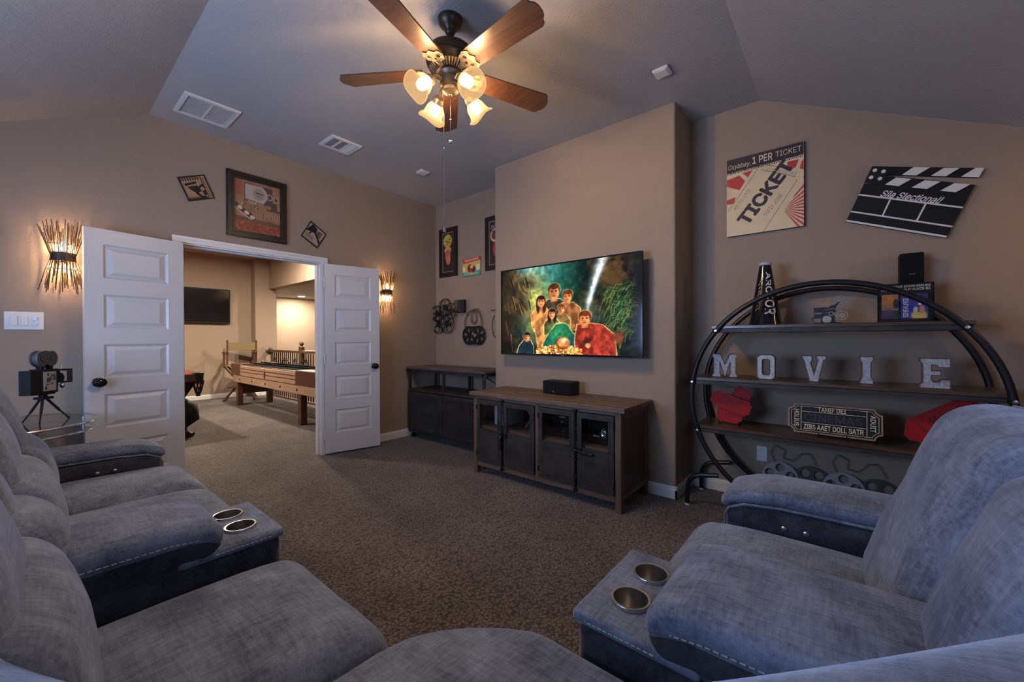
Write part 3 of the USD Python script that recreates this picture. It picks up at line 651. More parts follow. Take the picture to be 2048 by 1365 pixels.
# ------------------------------------------------------------------ flat pictures: a sheet of coloured points
class Sheet:
    def __init__(s, w, h, nx, ny, base):
        s.w, s.h, s.nx, s.ny = w, h, nx, ny
        u, v = np.meshgrid(np.linspace(0, 1, nx), np.linspace(0, 1, ny)); s.u, s.v = u.ravel(), v.ravel()
        s.c = np.tile(np.array(base, float), (nx * ny, 1))
    def mix(s, a, col): s.c += np.asarray(a)[:, None] * (np.asarray(col, float) - s.c); return s
    def ell(s, cx, cy, rx, ry, col, soft=.08, rot=0, amt=1.0):
        asp = s.w / s.h; x, y = (s.u - cx), (s.v - cy) / asp; c, n = math.cos(math.radians(rot)), math.sin(math.radians(rot)); x, y = x * c + y * n, -x * n + y * c
        d = np.sqrt((x / rx) ** 2 + (y / (ry / asp)) ** 2); return s.mix(amt * np.clip((1 - d) / soft + .5, 0, 1), col)
    def poly(s, pts, col, amt=1.0):
        return s.mix(amt * shapely.contains_xy(Polygon(pts).buffer(0), s.u, s.v).astype(float), col)
    def line(s, p, q, w, col):
        return s.mix(shapely.contains_xy(LineString([p, q] if np.ndim(p[0]) == 0 else p).buffer(w), s.u, s.v).astype(float), col)
    def path(s, pts, w, col): return s.mix(shapely.contains_xy(LineString(pts).buffer(w), s.u, s.v).astype(float), col)
    def noise(s, scale, seed=0): return meshkit.fbm(np.stack([s.u * scale, s.v * scale * s.h / s.w, s.u * 0 + seed], 1), 4, seed)
    def mesh(s, y):
        V = np.stack([(s.u - .5) * s.w, np.full_like(s.u, y), s.v * s.h], 1); i = np.arange(s.nx * s.ny).reshape(s.ny, s.nx)
        q = np.stack([i[:-1, :-1], i[:-1, 1:], i[1:, 1:], i[1:, :-1]], -1).reshape(-1, 4)
        return trimesh.Trimesh(V, np.vstack([q[:, [0, 1, 2]], q[:, [0, 2, 3]]]), process=False)
    def lin(s): c = np.clip(s.c, 0, 255) / 255; return np.where(c <= .04045, c / 12.92, ((c + .055) / 1.055) ** 2.4)
    def add(s, t, name, y, m, label=None): part(t, name, s.mesh(y), m, False, label, paint=s.lin())
def frame_ring(w, h, b, y0, y1, c=.006):
    """A mitred picture frame with a stepped profile, base centre at the origin."""
    o = sbox(-w / 2, 0, w / 2, h)
    return cat([plate(o.difference(o.buffer(-b, join_style=2)), y0, y1 * .7), plate(o.buffer(-b * .12, join_style=2).difference(o.buffer(-b * .55, join_style=2)), y1 * .7, y1), plate(o.buffer(-b * .72, join_style=2).difference(o.buffer(-b, join_style=2)), y1 * .7, y1 * .86)])

# ------------------------------------------------------------------ the screen
def television():
    x0, x1 = 1.655, 3.127; w = x1 - x0; h = .848
    t = thing('television', 'large television showing a teal and gold adventure picture on the projecting wall', 'television', ((x0 + x1) / 2, BY, 1.093))
    D = -.125                                  # front face, local
    part(t, 'housing', cat([bx(-w / 2, w / 2, D + .004, D + .030, 0, h, .004), bx(-w / 2 + .2, w / 2 - .2, D + .03, D + .06, .08, h - .15, .01)]), M['black'], False)
    part(t, 'bezel', plate(sbox(-w / 2, 0, w / 2, h).difference(sbox(-w / 2 + .011, .016, w / 2 - .011, h - .011)), D - .002, D + .006), M['black_gloss'], False)
    part(t, 'wall_mount', cat([bx(-.3, .3, -.012, -.001, .2, .6), bx(-.22, -.16, D + .05, -.01, .15, .7), bx(.16, .22, D + .05, -.01, .15, .7)]), M['black'], False)
    part(t, 'badge', bx(-.012, .012, D - .003, D, .004, .011), M['steel'], False)
    sw, sh = w - .022, h - .027
    s = Sheet(sw, sh, 440, 250, (14, 26, 26))
    n1, n2 = s.noise(7, 1), s.noise(22, 2)
    s.mix(np.clip((n1 - .42) * 3, 0, 1) * .8, (62, 52, 34)); s.mix(np.clip((n2 - .5) * 4, 0, 1) * .55, (96, 78, 46))
    s.ell(.33, .72, .22, .42, (40, 120, 96), 1.4, 0, .75); s.ell(.30, .98, .14, .20, (130, 190, 200), 1.2, 0, .8); s.ell(.30, .60, .10, .30, (232, 214, 110), 1.5, 0, .8)
    s.ell(.45, .95, .12, .30, (44, 112, 104), 1.2, 8, .6)
    for a, b, c, d, k in ((.04, .9, .10, .30, 1), (.12, .72, .08, .30, 2), (.08, .45, .10, .20, 3), (.20, .86, .05, .2, 4), (.14, .58, .07, .12, 5)):
        s.ell(a, b, c, d, (112, 84, 48), .9, 20 * k, .55 * 1); s.ell(a + .02, b - .05, c * .6, d * .7, (28, 26, 24), .9, 20 * k, .6)
    for k in range(26):                        # streaks of rock
        q = np.random.default_rng(40 + k); a, b = q.uniform(0, .25), q.uniform(.2, 1); s.line((a, b), (a + q.uniform(.01, .05), b - q.uniform(.06, .2)), q.uniform(.002, .005), (140, 104, 62) if k % 3 else (20, 20, 20))
    s.ell(.84, .88, .12, .22, (98, 70, 38), .8, 0, .8); s.mix(np.clip((n2 - .5) * 5, 0, 1) * (np.hypot((s.u - .84) / .13, (s.v - .86) / .22) < 1), (34, 26, 20))
    wc = .662 + .108 * np.clip((s.v - .40) / .60, 0, 1) ** 1.3 + .006 * (s.noise(30, 6) - .5); ww_ = .015 + .030 * np.clip(s.v - .35, 0, 1); fd = np.clip((s.v - .36) / .22, 0, 1); s.mix(.8 * fd * np.exp(-((s.u - wc) / ww_) ** 2), (190, 214, 222)); s.mix(.85 * fd * np.exp(-((s.u - wc - .004) / (ww_ * .5)) ** 2), (250, 252, 252))
    s.ell(.67, .42, .08, .10, (90, 110, 96), 1.4, 0, .7)
    for k in range(170):                        # ferns on the right
        q = np.random.default_rng(90 + k); a, b = q.uniform(.83, .99), q.uniform(.22, .72); L_ = q.uniform(.05, .12)
        e = q.uniform(-.4, 1.2); s.path([(a, b), (a - L_ * .45, b + .02 - L_ * .2 * e), (a - L_ * .8, b - .02 - L_ * .8 * e), (a - L_ * .9, b - .05 - L_ * 1.4 * e)], .0013, ((52, 100, 66), (84, 118, 56), (30, 74, 62), (120, 148, 80), (22, 48, 40))[k % 5])
    for k in range(60):
        q = np.random.default_rng(190 + k); a, b = q.uniform(.72, .95), q.uniform(.15, .45); s.line((a, b), (a + q.uniform(-.03, .03), b + q.uniform(-.01, .01)), .002, (120, 98, 66) if k % 2 else (52, 70, 64))
    glow, skin, hair = (250, 214, 140), (226, 150, 96), (58, 34, 22)
    def figure(x, y, r, body, coat, long_=False, hc=hair, ring=True, face=skin):
        bp = [(x + a * r, y + b * r) for a, b in body]
        if ring: s.mix(.7 * shapely.contains_xy(Polygon(bp).buffer(.006), s.u, s.v), glow)
        s.poly(bp, coat); g = shapely.contains_xy(Polygon(bp).buffer(-.006), s.u, s.v)
        s.mix(.6 * g * np.clip((s.noise(30, 7) - .45) * 4, 0, 1), tuple(.55 * c for c in coat))
        s.poly([(x - .42 * r, y - .8 * r), (x + .42 * r, y - .8 * r), (x + .55 * r, y - 2.3 * r), (x - .55 * r, y - 2.3 * r)], tuple(.78 * c for c in face))
        if long_:
            for q in (-1, 1): s.ell(x + q * .72 * r, y - 1.3 * r, r * .42, r * 2.4, hc, .3, -4 * q)
        s.ell(x, y + .45 * r, r * 1.06, r * 1.62, glow, .25, 0, .7 * ring); s.ell(x, y + .40 * r, r * .98, r * 1.52, hc, .2); s.mix(.5 * (np.hypot((s.u - x - .3 * r) / (.6 * r), (s.v - y - 1.0 * r) / (.8 * r)) < 1) * np.clip((s.noise(60, 3) - .45) * 4, 0, 1), tuple(min(255, 1.7 * c + 20) for c in hc))
        s.ell(x, y - .35 * r, r * .78, r * 1.52, face, .22); s.ell(x, y + 1.15 * r, r * .80, r * .62, hc, .35)
        s.ell(x - r * .42, y - .4 * r, r * .40, r * 1.1, (168, 92, 58), 1.0, 0, .55); s.ell(x + r * .32, y - .55 * r, r * .26, r * .36, (250, 196, 146), 1.0, 0, .6)
        for e in (-.32, .30): s.ell(x + e * r, y + .12 * r, r * .20, r * .13, (120, 66, 44), .8, 0, .8); s.ell(x + e * r, y - .06 * r, r * .11, r * .10, (34, 22, 20), .4); s.line((x + (e - .17) * r, y + .30 * r), (x + (e + .17) * r, y + .34 * r), .0016, hc)
        s.ell(x + .02 * r, y - .55 * r, r * .10, r * .42, (190, 112, 72), .8, 0, .6); s.ell(x, y - 1.02 * r, r * .26, r * .11, (142, 62, 52), .5)
    tor = [(-1.0, -1.8), (1.0, -1.8), (2.1, -3.4), (2.3, -9), (-2.3, -9), (-2.1, -3.4)]
    figure(.435, .70, .048, tor, (74, 62, 50), False, (78, 52, 34))
    figure(.335, .60, .036, [(-1, -1.9), (1, -1.9), (2.0, -4), (1.9, -9), (1.5, -14.0), (.2, -15.5), (-.6, -15.8), (-1.2, -10), (-2.0, -8), (-2.2, -4)], (222, 150, 84), True)
    figure(.535, .635, .038, [(-1, -1.8), (1, -1.8), (2.3, -3.6), (2.4, -9), (-1.2, -11), (-1.9, -6)], (160, 104, 66), False, (112, 58, 34))
    figure(.490, .50, .030, [(-1, -1.9), (1, -1.9), (2.2, -4), (2, -8), (-2, -8), (-2.1, -4)], (150, 118, 70), False, (120, 70, 40))
    figure(.420, .455, .030, [(-1, -1.9), (1, -1.9), (2.2, -4), (2, -8), (-2, -8), (-2.1, -4)], (104, 100, 60), True, (40, 28, 24))
    figure(.220, .20, .028, [(-1, -1.6), (1, -1.6), (1.8, -4), (1.9, -8), (-3.2, -8), (-2.4, -4)], (26, 54, 66), False, (18, 22, 28))
    s.poly([(.33, .02), (.345, .12), (.40, .26), (.445, .345), (.50, .355), (.54, .33), (.575, .24), (.61, .20), (.63, .13), (.60, .09), (.52, .07)], (216, 190, 110)); s.poly([(.338, .02), (.352, .12), (.405, .25), (.45, .33), (.50, .342), (.535, .32), (.57, .23), (.602, .19), (.62, .13), (.60, .10), (.52, .07)], (26, 104, 84))
    s.ell(.47, .22, .07, .10, (70, 160, 96), 1.4, 0, .7); s.ell(.585, .14, .035, .07, (20, 78, 100), .8, 0, .8)
    figure(.655, .385, .044, [(-1.2, -1.4), (1, -1.2), (2.6, -1.6), (4.3, -4), (4.6, -9), (-1.4, -9), (-1.6, -5)], (176, 66, 52), False, (104, 48, 28))
    s.poly([(.60, .05), (.66, .20), (.70, .16), (.66, .02)], (120, 40, 36)); s.ell(.66, .13, .016, .030, (60, 50, 44), .3); s.ell(.675, .10, .018, .026, (226, 150, 100), .4)
    for k in range(230):                       # a heap of gold along the bottom
        q = np.random.default_rng(300 + k); a = q.uniform(.30, .63); b = q.uniform(0, .10) * (1 - ((a - .47) / .19) ** 2 * .6); s.ell(a, b, q.uniform(.004, .013), q.uniform(.006, .016), ((250, 196, 96), (236, 132, 60), (255, 228, 160), (190, 92, 44))[k % 4], .4)
    s.ell(.50, .125, .052, .065, (120, 62, 36), .3); s.ell(.505, .13, .046, .055, (222, 148, 92), .4); s.ell(.512, .15, .025, .025, (248, 206, 150), .9)
    s.ell(.04, .14, .045, .07, (70, 34, 34), .8); s.ell(.87, .18, .03, .07, (120, 70, 48), .7); s.ell(.03, .06, .06, .08, (8, 14, 18), 1)
    s.mix(np.clip((np.abs(s.u - .5) - .40) * 6, 0, .7), (8, 12, 16))
    s.c *= (.72 + .62 * np.clip(s.noise(40, 12) * 1.3 - .15, 0, 1))[:, None]; s.c = np.clip((s.c / 255) ** 1.12 * 265, 0, 255)
    sm = s.mesh(D + .0035); sm.apply_translation((0, 0, .0155)); part(t, 'screen', sm, M['screen'], False, 'lit screen with a group of explorers in a green cave beside a waterfall', paint=s.lin())
television()

# ------------------------------------------------------------------ pictures on the door wall
def framed_picture():
    w, h = .512, .605
    t = thing('framed_picture', 'black-framed brown picture of old film gear over the double doors', 'picture', (0, -2.19, 2.21), 90)
    part(t, 'frame', frame_ring(w, h, .062, -.001, -.032), M['black_metal'], False); part(t, 'backing_board', bx(-w / 2 + .03, w / 2 - .03, -.010, -.001, .03, h - .03), M['black'], False)
    s = Sheet(w - .118, h - .118, 150, 180, (150, 108, 78)); n = s.noise(9, 3)
    s.mix(np.clip((n - .45) * 3, 0, 1) * .6, (112, 66, 46)); s.poly([(0, 0), (1, 0), (1, .20), (0, .24)], (140, 62, 42)); s.mix((s.v < .22) * np.clip((s.noise(20, 9) - .5) * 4, 0, 1), (186, 104, 74))
    s.poly([(0, .22), (1, .18), (1, .25), (0, .29)], (88, 62, 52), .8); s.poly([(.0, .7), (.18, .7), (.18, 1), (0, 1)], (150, 74, 46), .7)
    s.poly([(.21, .62), (.82, .58), (.82, .93), (.21, .95)], (70, 56, 58)); s.poly([(.23, .64), (.62, .60), (.70, .70), (.70, .84), (.60, .93), (.23, .93)], (176, 160, 150)); s.ell(.52, .77, .13, .12, (150, 134, 124), .3); s.line((.46, .79), (.60, .78), .012, (70, 56, 52)); s.line((.48, .74), (.58, .73), .008, (90, 74, 68))
    for a, b, c in ((.76, .76, .065), (.90, .74, .06)): s.ell(a, b, c, c, (176, 152, 128), .1); s.ell(a, b, c * .7, c * .7, (104, 52, 44), .1); s.ell(a, b, c * .3, c * .3, (60, 40, 36), .1)
    s.poly([(.78, .66), (.92, .66), (.92, .50), (.78, .50)], (74, 46, 40)); s.line((.70, .50), (.98, .50), .014, (66, 44, 40))
    for k in range(18): s.line((.64 + .02 * k, .46 - .004 * (k % 3)), (.63 + .02 * k, .30 + .01 * (k % 4)), .005, (196, 158, 118) if k % 2 else (120, 84, 62))
    s.path([(.02, .50), (.20, .40), (.40, .29)], .045, (66, 40, 40))
    for a, b in ((.12, .45), (.26, .37), (.38, .30)): s.ell(a, b, .055, .035, (210, 186, 160), .2, -25)
    s.path([(.0, .46), (.18, .34), (.36, .25)], .008, (206, 182, 160))
    for k in range(16): q = np.random.default_rng(k); a, b = q.uniform(.1, .5), q.uniform(.44, .60); s.line((a, b), (a + .02, b + .03), .006, (205, 176, 140) if k % 2 else (70, 46, 40))
    sm = s.mesh(-.0135); sm.apply_translation((0, 0, .059)); part(t, 'picture_print', sm, M['print'], False, paint=s.lin())
    part(t, 'glazing', bx(-w / 2 + .058, w / 2 - .058, -.018, -.016, .058, h - .058), M['glass'], False)
    part(t, 'lettering', T(text('CINEASEY', .045, .0008, width=.30), -.14, -.0135, .085), plain('brick_ink', lin(120, 44, 32), .6), False)
framed_picture()
def film_tile(name, corners, label, seed):
    """A small cut-metal film cell: black border, printed field. corners: 4 points (y, z) anticlockwise from top left."""
    c = np.array(corners, float); o = c.mean(0)
    t = thing(name, label, 'wall plaque', (0, o[0], c[:, 1].min()), 90)
    P = [(a - o[0], b - c[:, 1].min()) for a, b in c]; pg = Polygon(P)
    part(t, 'border', plate(pg.difference(pg.buffer(-.009, join_style=2)), -.001, -.012), M['black'], False)
    part(t, 'field', plate(pg.buffer(-.004, join_style=2), -.001, -.006), plain('film_cell_%d' % seed, lin(150, 118, 86) if seed == 1 else lin(150, 132, 122), .6), False)
    A = lambda u, v: tuple((1 - v) * ((1 - u) * np.array(P[3]) + u * np.array(P[2])) + v * ((1 - u) * np.array(P[0]) + u * np.array(P[1])))
    q = np.random.default_rng(seed); g = []
    if seed == 1:
        for k in range(8): g.append(LineString([A(.06 + .09 * k, .94), A(.07 + .09 * k, .83)]).buffer(.004))
        g.append(Polygon([A(.14, .72), A(.58, .76), A(.58, .68), A(.14, .62)])); g.append(Polygon([A(.2, .58), A(.56, .60), A(.9 if False else .66, .36), A(.44, .28), A(.24, .48)]))
        g.append(LineString([A(.62, .52), A(.74, .60), A(.80, .50)]).buffer(.007)); g.append(LineString([A(.44, .3), A(.56, .12), A(.70, .10)]).buffer(.010)); g.append(LineString([A(.80, .95), A(.80, .05)]).buffer(.003)); g.append(LineString([A(.06, .06), A(.72, .07)]).buffer(.006))
        for k in range(9): g.append(LineString([A(.10 + .06 * k, .05), A(.09 + .06 * k, .15)]).buffer(.0022)); g.append(Point(A(.88, .12 + .09 * k)).buffer(.004))
        g.append(Polygon([A(.66, .34), A(.78, .40), A(.80, .22), A(.68, .16)]))
    else:
        g.append(Polygon([A(.46, .96), A(.96, .82), A(.88, .5), A(.62, .46), A(.56, .62)])); g.append(LineString([A(.42, .72), A(.60, .68)]).buffer(.007)); g.append(LineString([A(.62, .5), A(.42, .22), A(.30, .1)]).buffer(.008))
        for k in range(5): g.append(LineString([A(.55 + .06 * k, .42), A(.52 + .08 * k, .18)]).buffer(.004))
        for k in range(7): g.append(Point(A(.07, .12 + .12 * k)).buffer(.004)); g.append(Point(A(.12 + .06 * k, .07)).buffer(.004))
        for k in range(6): g.append(LineString([A(.16, .85 - .08 * k), A(.38, .87 - .08 * k)]).buffer(.0018))
    part(t, 'artwork', plate(unary_union(g).intersection(pg.buffer(-.003)), -.005, -.008), M['black'], False)
film_tile('film_plaque', [(-2.794, 2.627), (-2.609, 2.706), (-2.53, 2.517), (-2.715, 2.442)], 'tilted black and tan film cell plaque to the left of the framed picture', 1)
film_tile('film_plaque', [(-1.795, 2.332), (-1.693, 2.505), (-1.529, 2.395), (-1.627, 2.226)], 'smaller diamond-tilted film cell plaque to the right of the framed picture', 2)
def switch_plate():
    t = thing('light_switch', 'white three-gang switch plate under the rod wall light', 'light switch', (0, -3.617, 1.325), 90)
    part(t, 'plate', bx(-.088, .088, -.007, -.0005, 0, .122, .003), M['white'], False)
    for k, x in enumerate((-.046, 0)): part(t, 'rocker', RX(bx(x - .016, x + .016, -.011, -.005, .028, .094, .002), 2), M['white'], False)
    part(t, 'outlet_insert', bx(.030, .062, -.010, -.005, .028, .094, .002), M['white'], False)
    part(t, 'control_knob', cat([RX(cyl((.046, 0, 0), (.046, 0, .010), .010, 16), 90).apply_translation((0, -.009, .075)), bx(.034, .058, -.012, -.009, .045, .048), RX(cyl((.046, 0, 0), (.046, 0, .004), .005, 12), 90).apply_translation((0, -.009, .038))]), M['steel'])
switch_plate()

# ------------------------------------------------------------------ far wall, left of the projecting wall
def tall_picture(x, label, seed):
    w, h = .352, .652
    t = thing('tall_picture', label, 'picture', (x, 0, 2.086))
    part(t, 'frame', frame_ring(w, h, .058, -.001, -.028), M['dark_frame'], False); part(t, 'backing_board', bx(-w / 2 + .03, w / 2 - .03, -.010, -.001, .03, h - .03), M['black'], False)
    part(t, 'mat_border', plate(sbox(-w / 2 + .05, .05, w / 2 - .05, h - .05).difference(sbox(-w / 2 + .072, .072, w / 2 - .072, h - .072)), -.012, -.014), M['grey_print'], False)
    s = Sheet(w - .14, h - .14, 90, 200, (46, 24, 30)); n = s.noise(7, seed)
    s.mix(np.clip((n - .5) * 3, 0, 1) * .5, (70, 34, 38))
    if seed == 1:
        for k in range(9): q = np.random.default_rng(k); s.ell(.45 + .22 * math.cos(k * .7), .80 + .10 * math.sin(k * .7), .20, .075, (206, 178, 70), .2)
        for k in range(12): q = np.random.default_rng(20 + k); a, b = q.uniform(.2, .75), q.uniform(.7, .9); s.line((a, b), (a + .08, b + .01), .012, (70, 54, 30))
        s.ell(.46, .56, .32, .10, (220, 166, 110), .3); s.ell(.45, .42, .28, .14, (196, 74, 54), .3); s.ell(.5, .30, .2, .13, (214, 120, 84), .4)
        for k in range(5): s.line((.3 + .09 * k, .5), (.36 + .06 * k, .26), .016, (150, 40, 40) if k % 2 else (232, 190, 150))
    else:
        s.ell(.45, .68, .40, .16, (214, 190, 150), .2); s.ell(.45, .68, .30, .11, (150, 60, 50), .3)
        for k in range(4): s.line((.2, .62 + .05 * k), (.7, .64 + .05 * k), .012, (60, 30, 30))
        s.ell(.5, .36, .26, .17, (170, 62, 52), .3)
    sm = s.mesh(-.0125); sm.apply_translation((0, 0, .07)); part(t, 'picture_print', sm, M['print'], False, paint=s.lin())
    if seed == 2: part(t, 'lettering', T(text('DO', .040, .0008), -.075, -.0128, .50), M['white_print'], False)
    part(t, 'glazing', bx(-w / 2 + .055, w / 2 - .055, -.019, -.017, .055, h - .055), M['glass'], False)
M['dark_frame'] = plain('dark_brown_frame', (0.022, 0.012, 0.011), 0.35)
tall_picture(.268, 'tall dark-framed picture with a yellow and red print, nearest the room corner', 1)
tall_picture(1.128, 'tall dark-framed picture partly hidden behind the projecting wall', 2)
def tin_sign():
    w, h = .330, .236
    t = thing('tin_sign', 'small colourful tin sign with red banner and teal foot between two tall pictures', 'sign', (.697, 0, 2.052))
    pg = sbox(-w / 2, 0, w / 2, h * .86).union(Polygon([(-w / 2 + .02, h * .72), (w / 2 + .004, h * .80), (w / 2 - .004, h), (-w / 2 + .01, h * .94)])).buffer(-.008).buffer(.008)
    part(t, 'sheet', plate(pg, -.001, -.006), M['black_metal'], False)
    s = Sheet(w, h, 150, 110, (196, 176, 96))
    s.poly([(0, 0), (1, 0), (1, .27), (0, .22)], (54, 150, 136)); s.poly([(.04, .70), (1, .80), (1, 1), (.03, .95)], (196, 62, 44))
    s.ell(.5, .38, .26, .28, (214, 160, 60), .4); s.ell(.45, .42, .16, .22, (110, 40, 32), .3); s.ell(.60, .36, .14, .18, (84, 44, 36), .3); s.ell(.52, .50, .08, .10, (226, 190, 150), .3); s.ell(.50, .28, .05, .07, (210, 60, 50), .3)
    s.ell(.86, .45, .10, .16, (216, 214, 200), .3); s.ell(.10, .42, .07, .12, (216, 214, 200), .3)
    for k in range(16): q = np.random.default_rng(k); a, b = q.uniform(.04, .96), q.uniform(.36, .66); s.line((a, b), (a + .02, b + .03), .006, (46, 36, 30))
    sm = s.mesh(-.0065); keep = shapely.contains_xy(pg.buffer(-.002), sm.vertices[:, 0], sm.vertices[:, 2]); ff = sm.faces[keep[sm.faces].all(1)]; us = np.unique(ff); mp = np.zeros(len(keep), int); mp[us] = np.arange(len(us))
    part(t, 'sign_print', trimesh.Trimesh(sm.vertices[us], mp[ff], process=False), M['print'], False, paint=s.lin()[us])
    part(t, 'lettering', cat([T(RY(text('Hooouee', .036, .0008, True, width=.24), -4), -.115, -.0068, .186), T(text('NUHG LLAW', .020, .0008, width=.25), -.125, -.0068, .022)]), M['cream_print'], False)
tin_sign()
def cube_speaker():
    t = thing('wall_speaker', 'small black cube speaker on the wall under the tin sign', 'speaker', (.545, 0, 1.59))
    part(t, 'cabinet', trimesh.convex.convex_hull(np.array([(sx * (.085 if y else .050), y - .008 if not y else y, z) for sx in (-1, 1) for y in (0, -.075) for z in (0, .165)] + [(sx * .055, -.11, z) for sx in (-1, 1) for z in (.008, .157)] + [(sx * .03, -.13, z) for sx in (-1, 1) for z in (.01, .155)])), M['black'], False)
    part(t, 'grille', bx(-.028, .028, -.133, -.128, .018, .148, .002), M['black_metal'], False)
    part(t, 'bracket', cyl((0, 0, .08), (0, -.012, .08), .03, 14), M['black_metal'])
cube_speaker()
def reel_plate(r, holes=5, hr=.30, ring=.62, hub=.13, y0=-.004, y1=0, spin=0):
    g = disc(0, 0, r, 44)
    for k in range(holes): a = spin + k / holes * 2 * PI; g = g.difference(disc(r * ring * math.cos(a), r * ring * math.sin(a), r * hr, 24))
    return plate(g.difference(disc(0, 0, r * hub, 16)), y0, y1)
def reel_cluster():
    t = thing('reel_wall_art', 'cluster of five black wire film reels hung in the corner left of the cube speaker', 'wall art', (.18, 0, 1.34))
    q = np.random.default_rng(6)
    for k, (x, z, r, y) in enumerate(((-.10, .26, .105, -.05), (.045, .335, .115, -.03), (.19, .28, .105, -.06), (-.085, .115, .125, -.035), (.135, .115, .130, -.07))):
        b = [tube([(x + r * math.cos(a), y, z + r * math.sin(a)) for a in np.linspace(0, 2 * PI, 36, endpoint=False)], .005, 6, closed=True)]
        for j in range(5):
            a = j * 2 * PI / 5 + k; b.append(tube([(x + .57 * r * math.cos(a) + .36 * r * math.cos(c), y - .004, z + .57 * r * math.sin(a) + .36 * r * math.sin(c)) for c in np.linspace(0, 2 * PI, 14, endpoint=False)], .0035, 5, closed=True))
        b.append(T(plate(disc(0, 0, r * .34, 12).union(affinity.rotate(sbox(-r * .45, -.012, r * .45, .012), 40 * k)).union(affinity.rotate(sbox(-r * .45, -.012, r * .45, .012), 40 * k + 90)), -.003, .003), x, y - .006, z))
        b.append(cyl((x, y, z), (x, -.001, z), .006, 6))
        part(t, 'reel', cat(b), M['black_metal'], 40)
        strip = [(x + r * (1.02 + .05 * math.sin(3 * a)) * math.cos(a), y - .014, z + r * (1.02 + .05 * math.sin(3 * a)) * math.sin(a)) for a in np.linspace(q.uniform(0, 3), q.uniform(4, 6), 26)]
        part(t, 'film_curl', tube(strip, .0028, 5), M['black_metal'])
reel_cluster()
def ladder_strip(pts, w, y, n=26, k=1.0):
    """A looping strip of film drawn as two wires and rungs, in the xz plane."""
    P = np.array(pts, float); tg = np.gradient(P, axis=0); tg /= np.linalg.norm(tg, axis=1, keepdims=True); nm = np.stack([-tg[:, 1], tg[:, 0]], 1)
    out = []
    for s in (-1, 1): out.append(tube([(a[0] + s * w * b[0], y, a[1] + s * w * b[1]) for a, b in zip(P, nm)], .0026 * k, 5))
    for i in np.linspace(0, len(P) - 1, n).astype(int): a, b = P[i], nm[i]; out.append(cyl((a[0] - w * b[0], y, a[1] - w * b[1]), (a[0] + w * b[0], y, a[1] + w * b[1]), .0024 * k, 5))
    return cat(out)
def purse_art(x, label):
    t = thing('film_wall_art', label, 'wall art', (x, 0, 1.18))
    g = disc(-.085, .115, .115, 40).union(disc(.085, .115, .115, 40)).union(sbox(-.085, .005, .085, .225)); g = g.buffer(-.02).buffer(.02)
    for cx in (-.085, .085):
        for k in range(5): a = k * 2 * PI / 5 + .5 + cx; g = g.difference(affinity.rotate(affinity.scale(disc(cx + .066 * math.cos(a), .115 + .066 * math.sin(a), .027, 20), .75, 1.15), math.degrees(a) - 90))
    g = g.difference(affinity.scale(disc(0, .115, .016, 12), .6, 1.6))
    part(t, 'reel_body', plate(g, -.030, -.024), M['black_metal'], False)
    part(t, 'rim', tube([(p[0], -.028, p[1]) for p in np.array(g.exterior.coords)[::2]], .0055, 6, closed=True), M['black_metal'])
    arch = [(-.15 + .03 * math.sin(s * 2), .20 + .0 * s) for s in ()]
    pts = [(-.142, .21), (-.150, .27), (-.135, .34), (-.09, .40), (-.03, .43), (.03, .42), (.055, .37), (.05, .30), (.01, .265), (-.03, .29), (-.035, .35), (0, .42), (.05, .44), (.10, .40), (.135, .33), (.145, .26), (.138, .21)]
    from scipy.interpolate import splprep, splev
    tck, _ = splprep(np.array(pts).T, s=0); P = np.array(splev(np.linspace(0, 1, 90), tck)).T
    part(t, 'film_strip', ladder_strip(P, .0125, -.028, 44), M['black_metal'])
    part(t, 'wall_hook', cat([cyl((-.085, -.024, .115), (-.085, -.001, .115), .008, 8), cyl((.085, -.024, .115), (.085, -.001, .115), .008, 8)]), M['black_metal'])
purse_art(.757, 'black cut-metal double reel with looping film strip handle under the cube speaker')
def wire_art():
    t = thing('wire_wall_art', 'thin wire wall piece just showing at the edge of the projecting wall', 'wall art', (1.24, 0, 1.23))
    part(t, 'outline', tube([(-.14, -.02, .30), (-.17, -.02, .24), (-.18, -.02, .16), (-.15, -.02, .06), (-.10, -.02, .01), (0, -.02, 0), (.1, -.02, .04), (.15, -.02, .14), (.14, -.02, .25)], .0045, 6), M['black_metal'])
    part(t, 'top_bar', bx(-.19, .19, -.024, -.018, .362, .374), M['black_metal'], False)
    part(t, 'inner_reel', T(reel_plate(.10, 5, y0=-.022, y1=-.018), 0, 0, .15), M['black_metal'], False)
    part(t, 'standoff', cat([cyl((s * .1, -.02, .367), (s * .1, 0, .367), .005, 6) for s in (-1, 1)]), M['black_metal'])
wire_art()

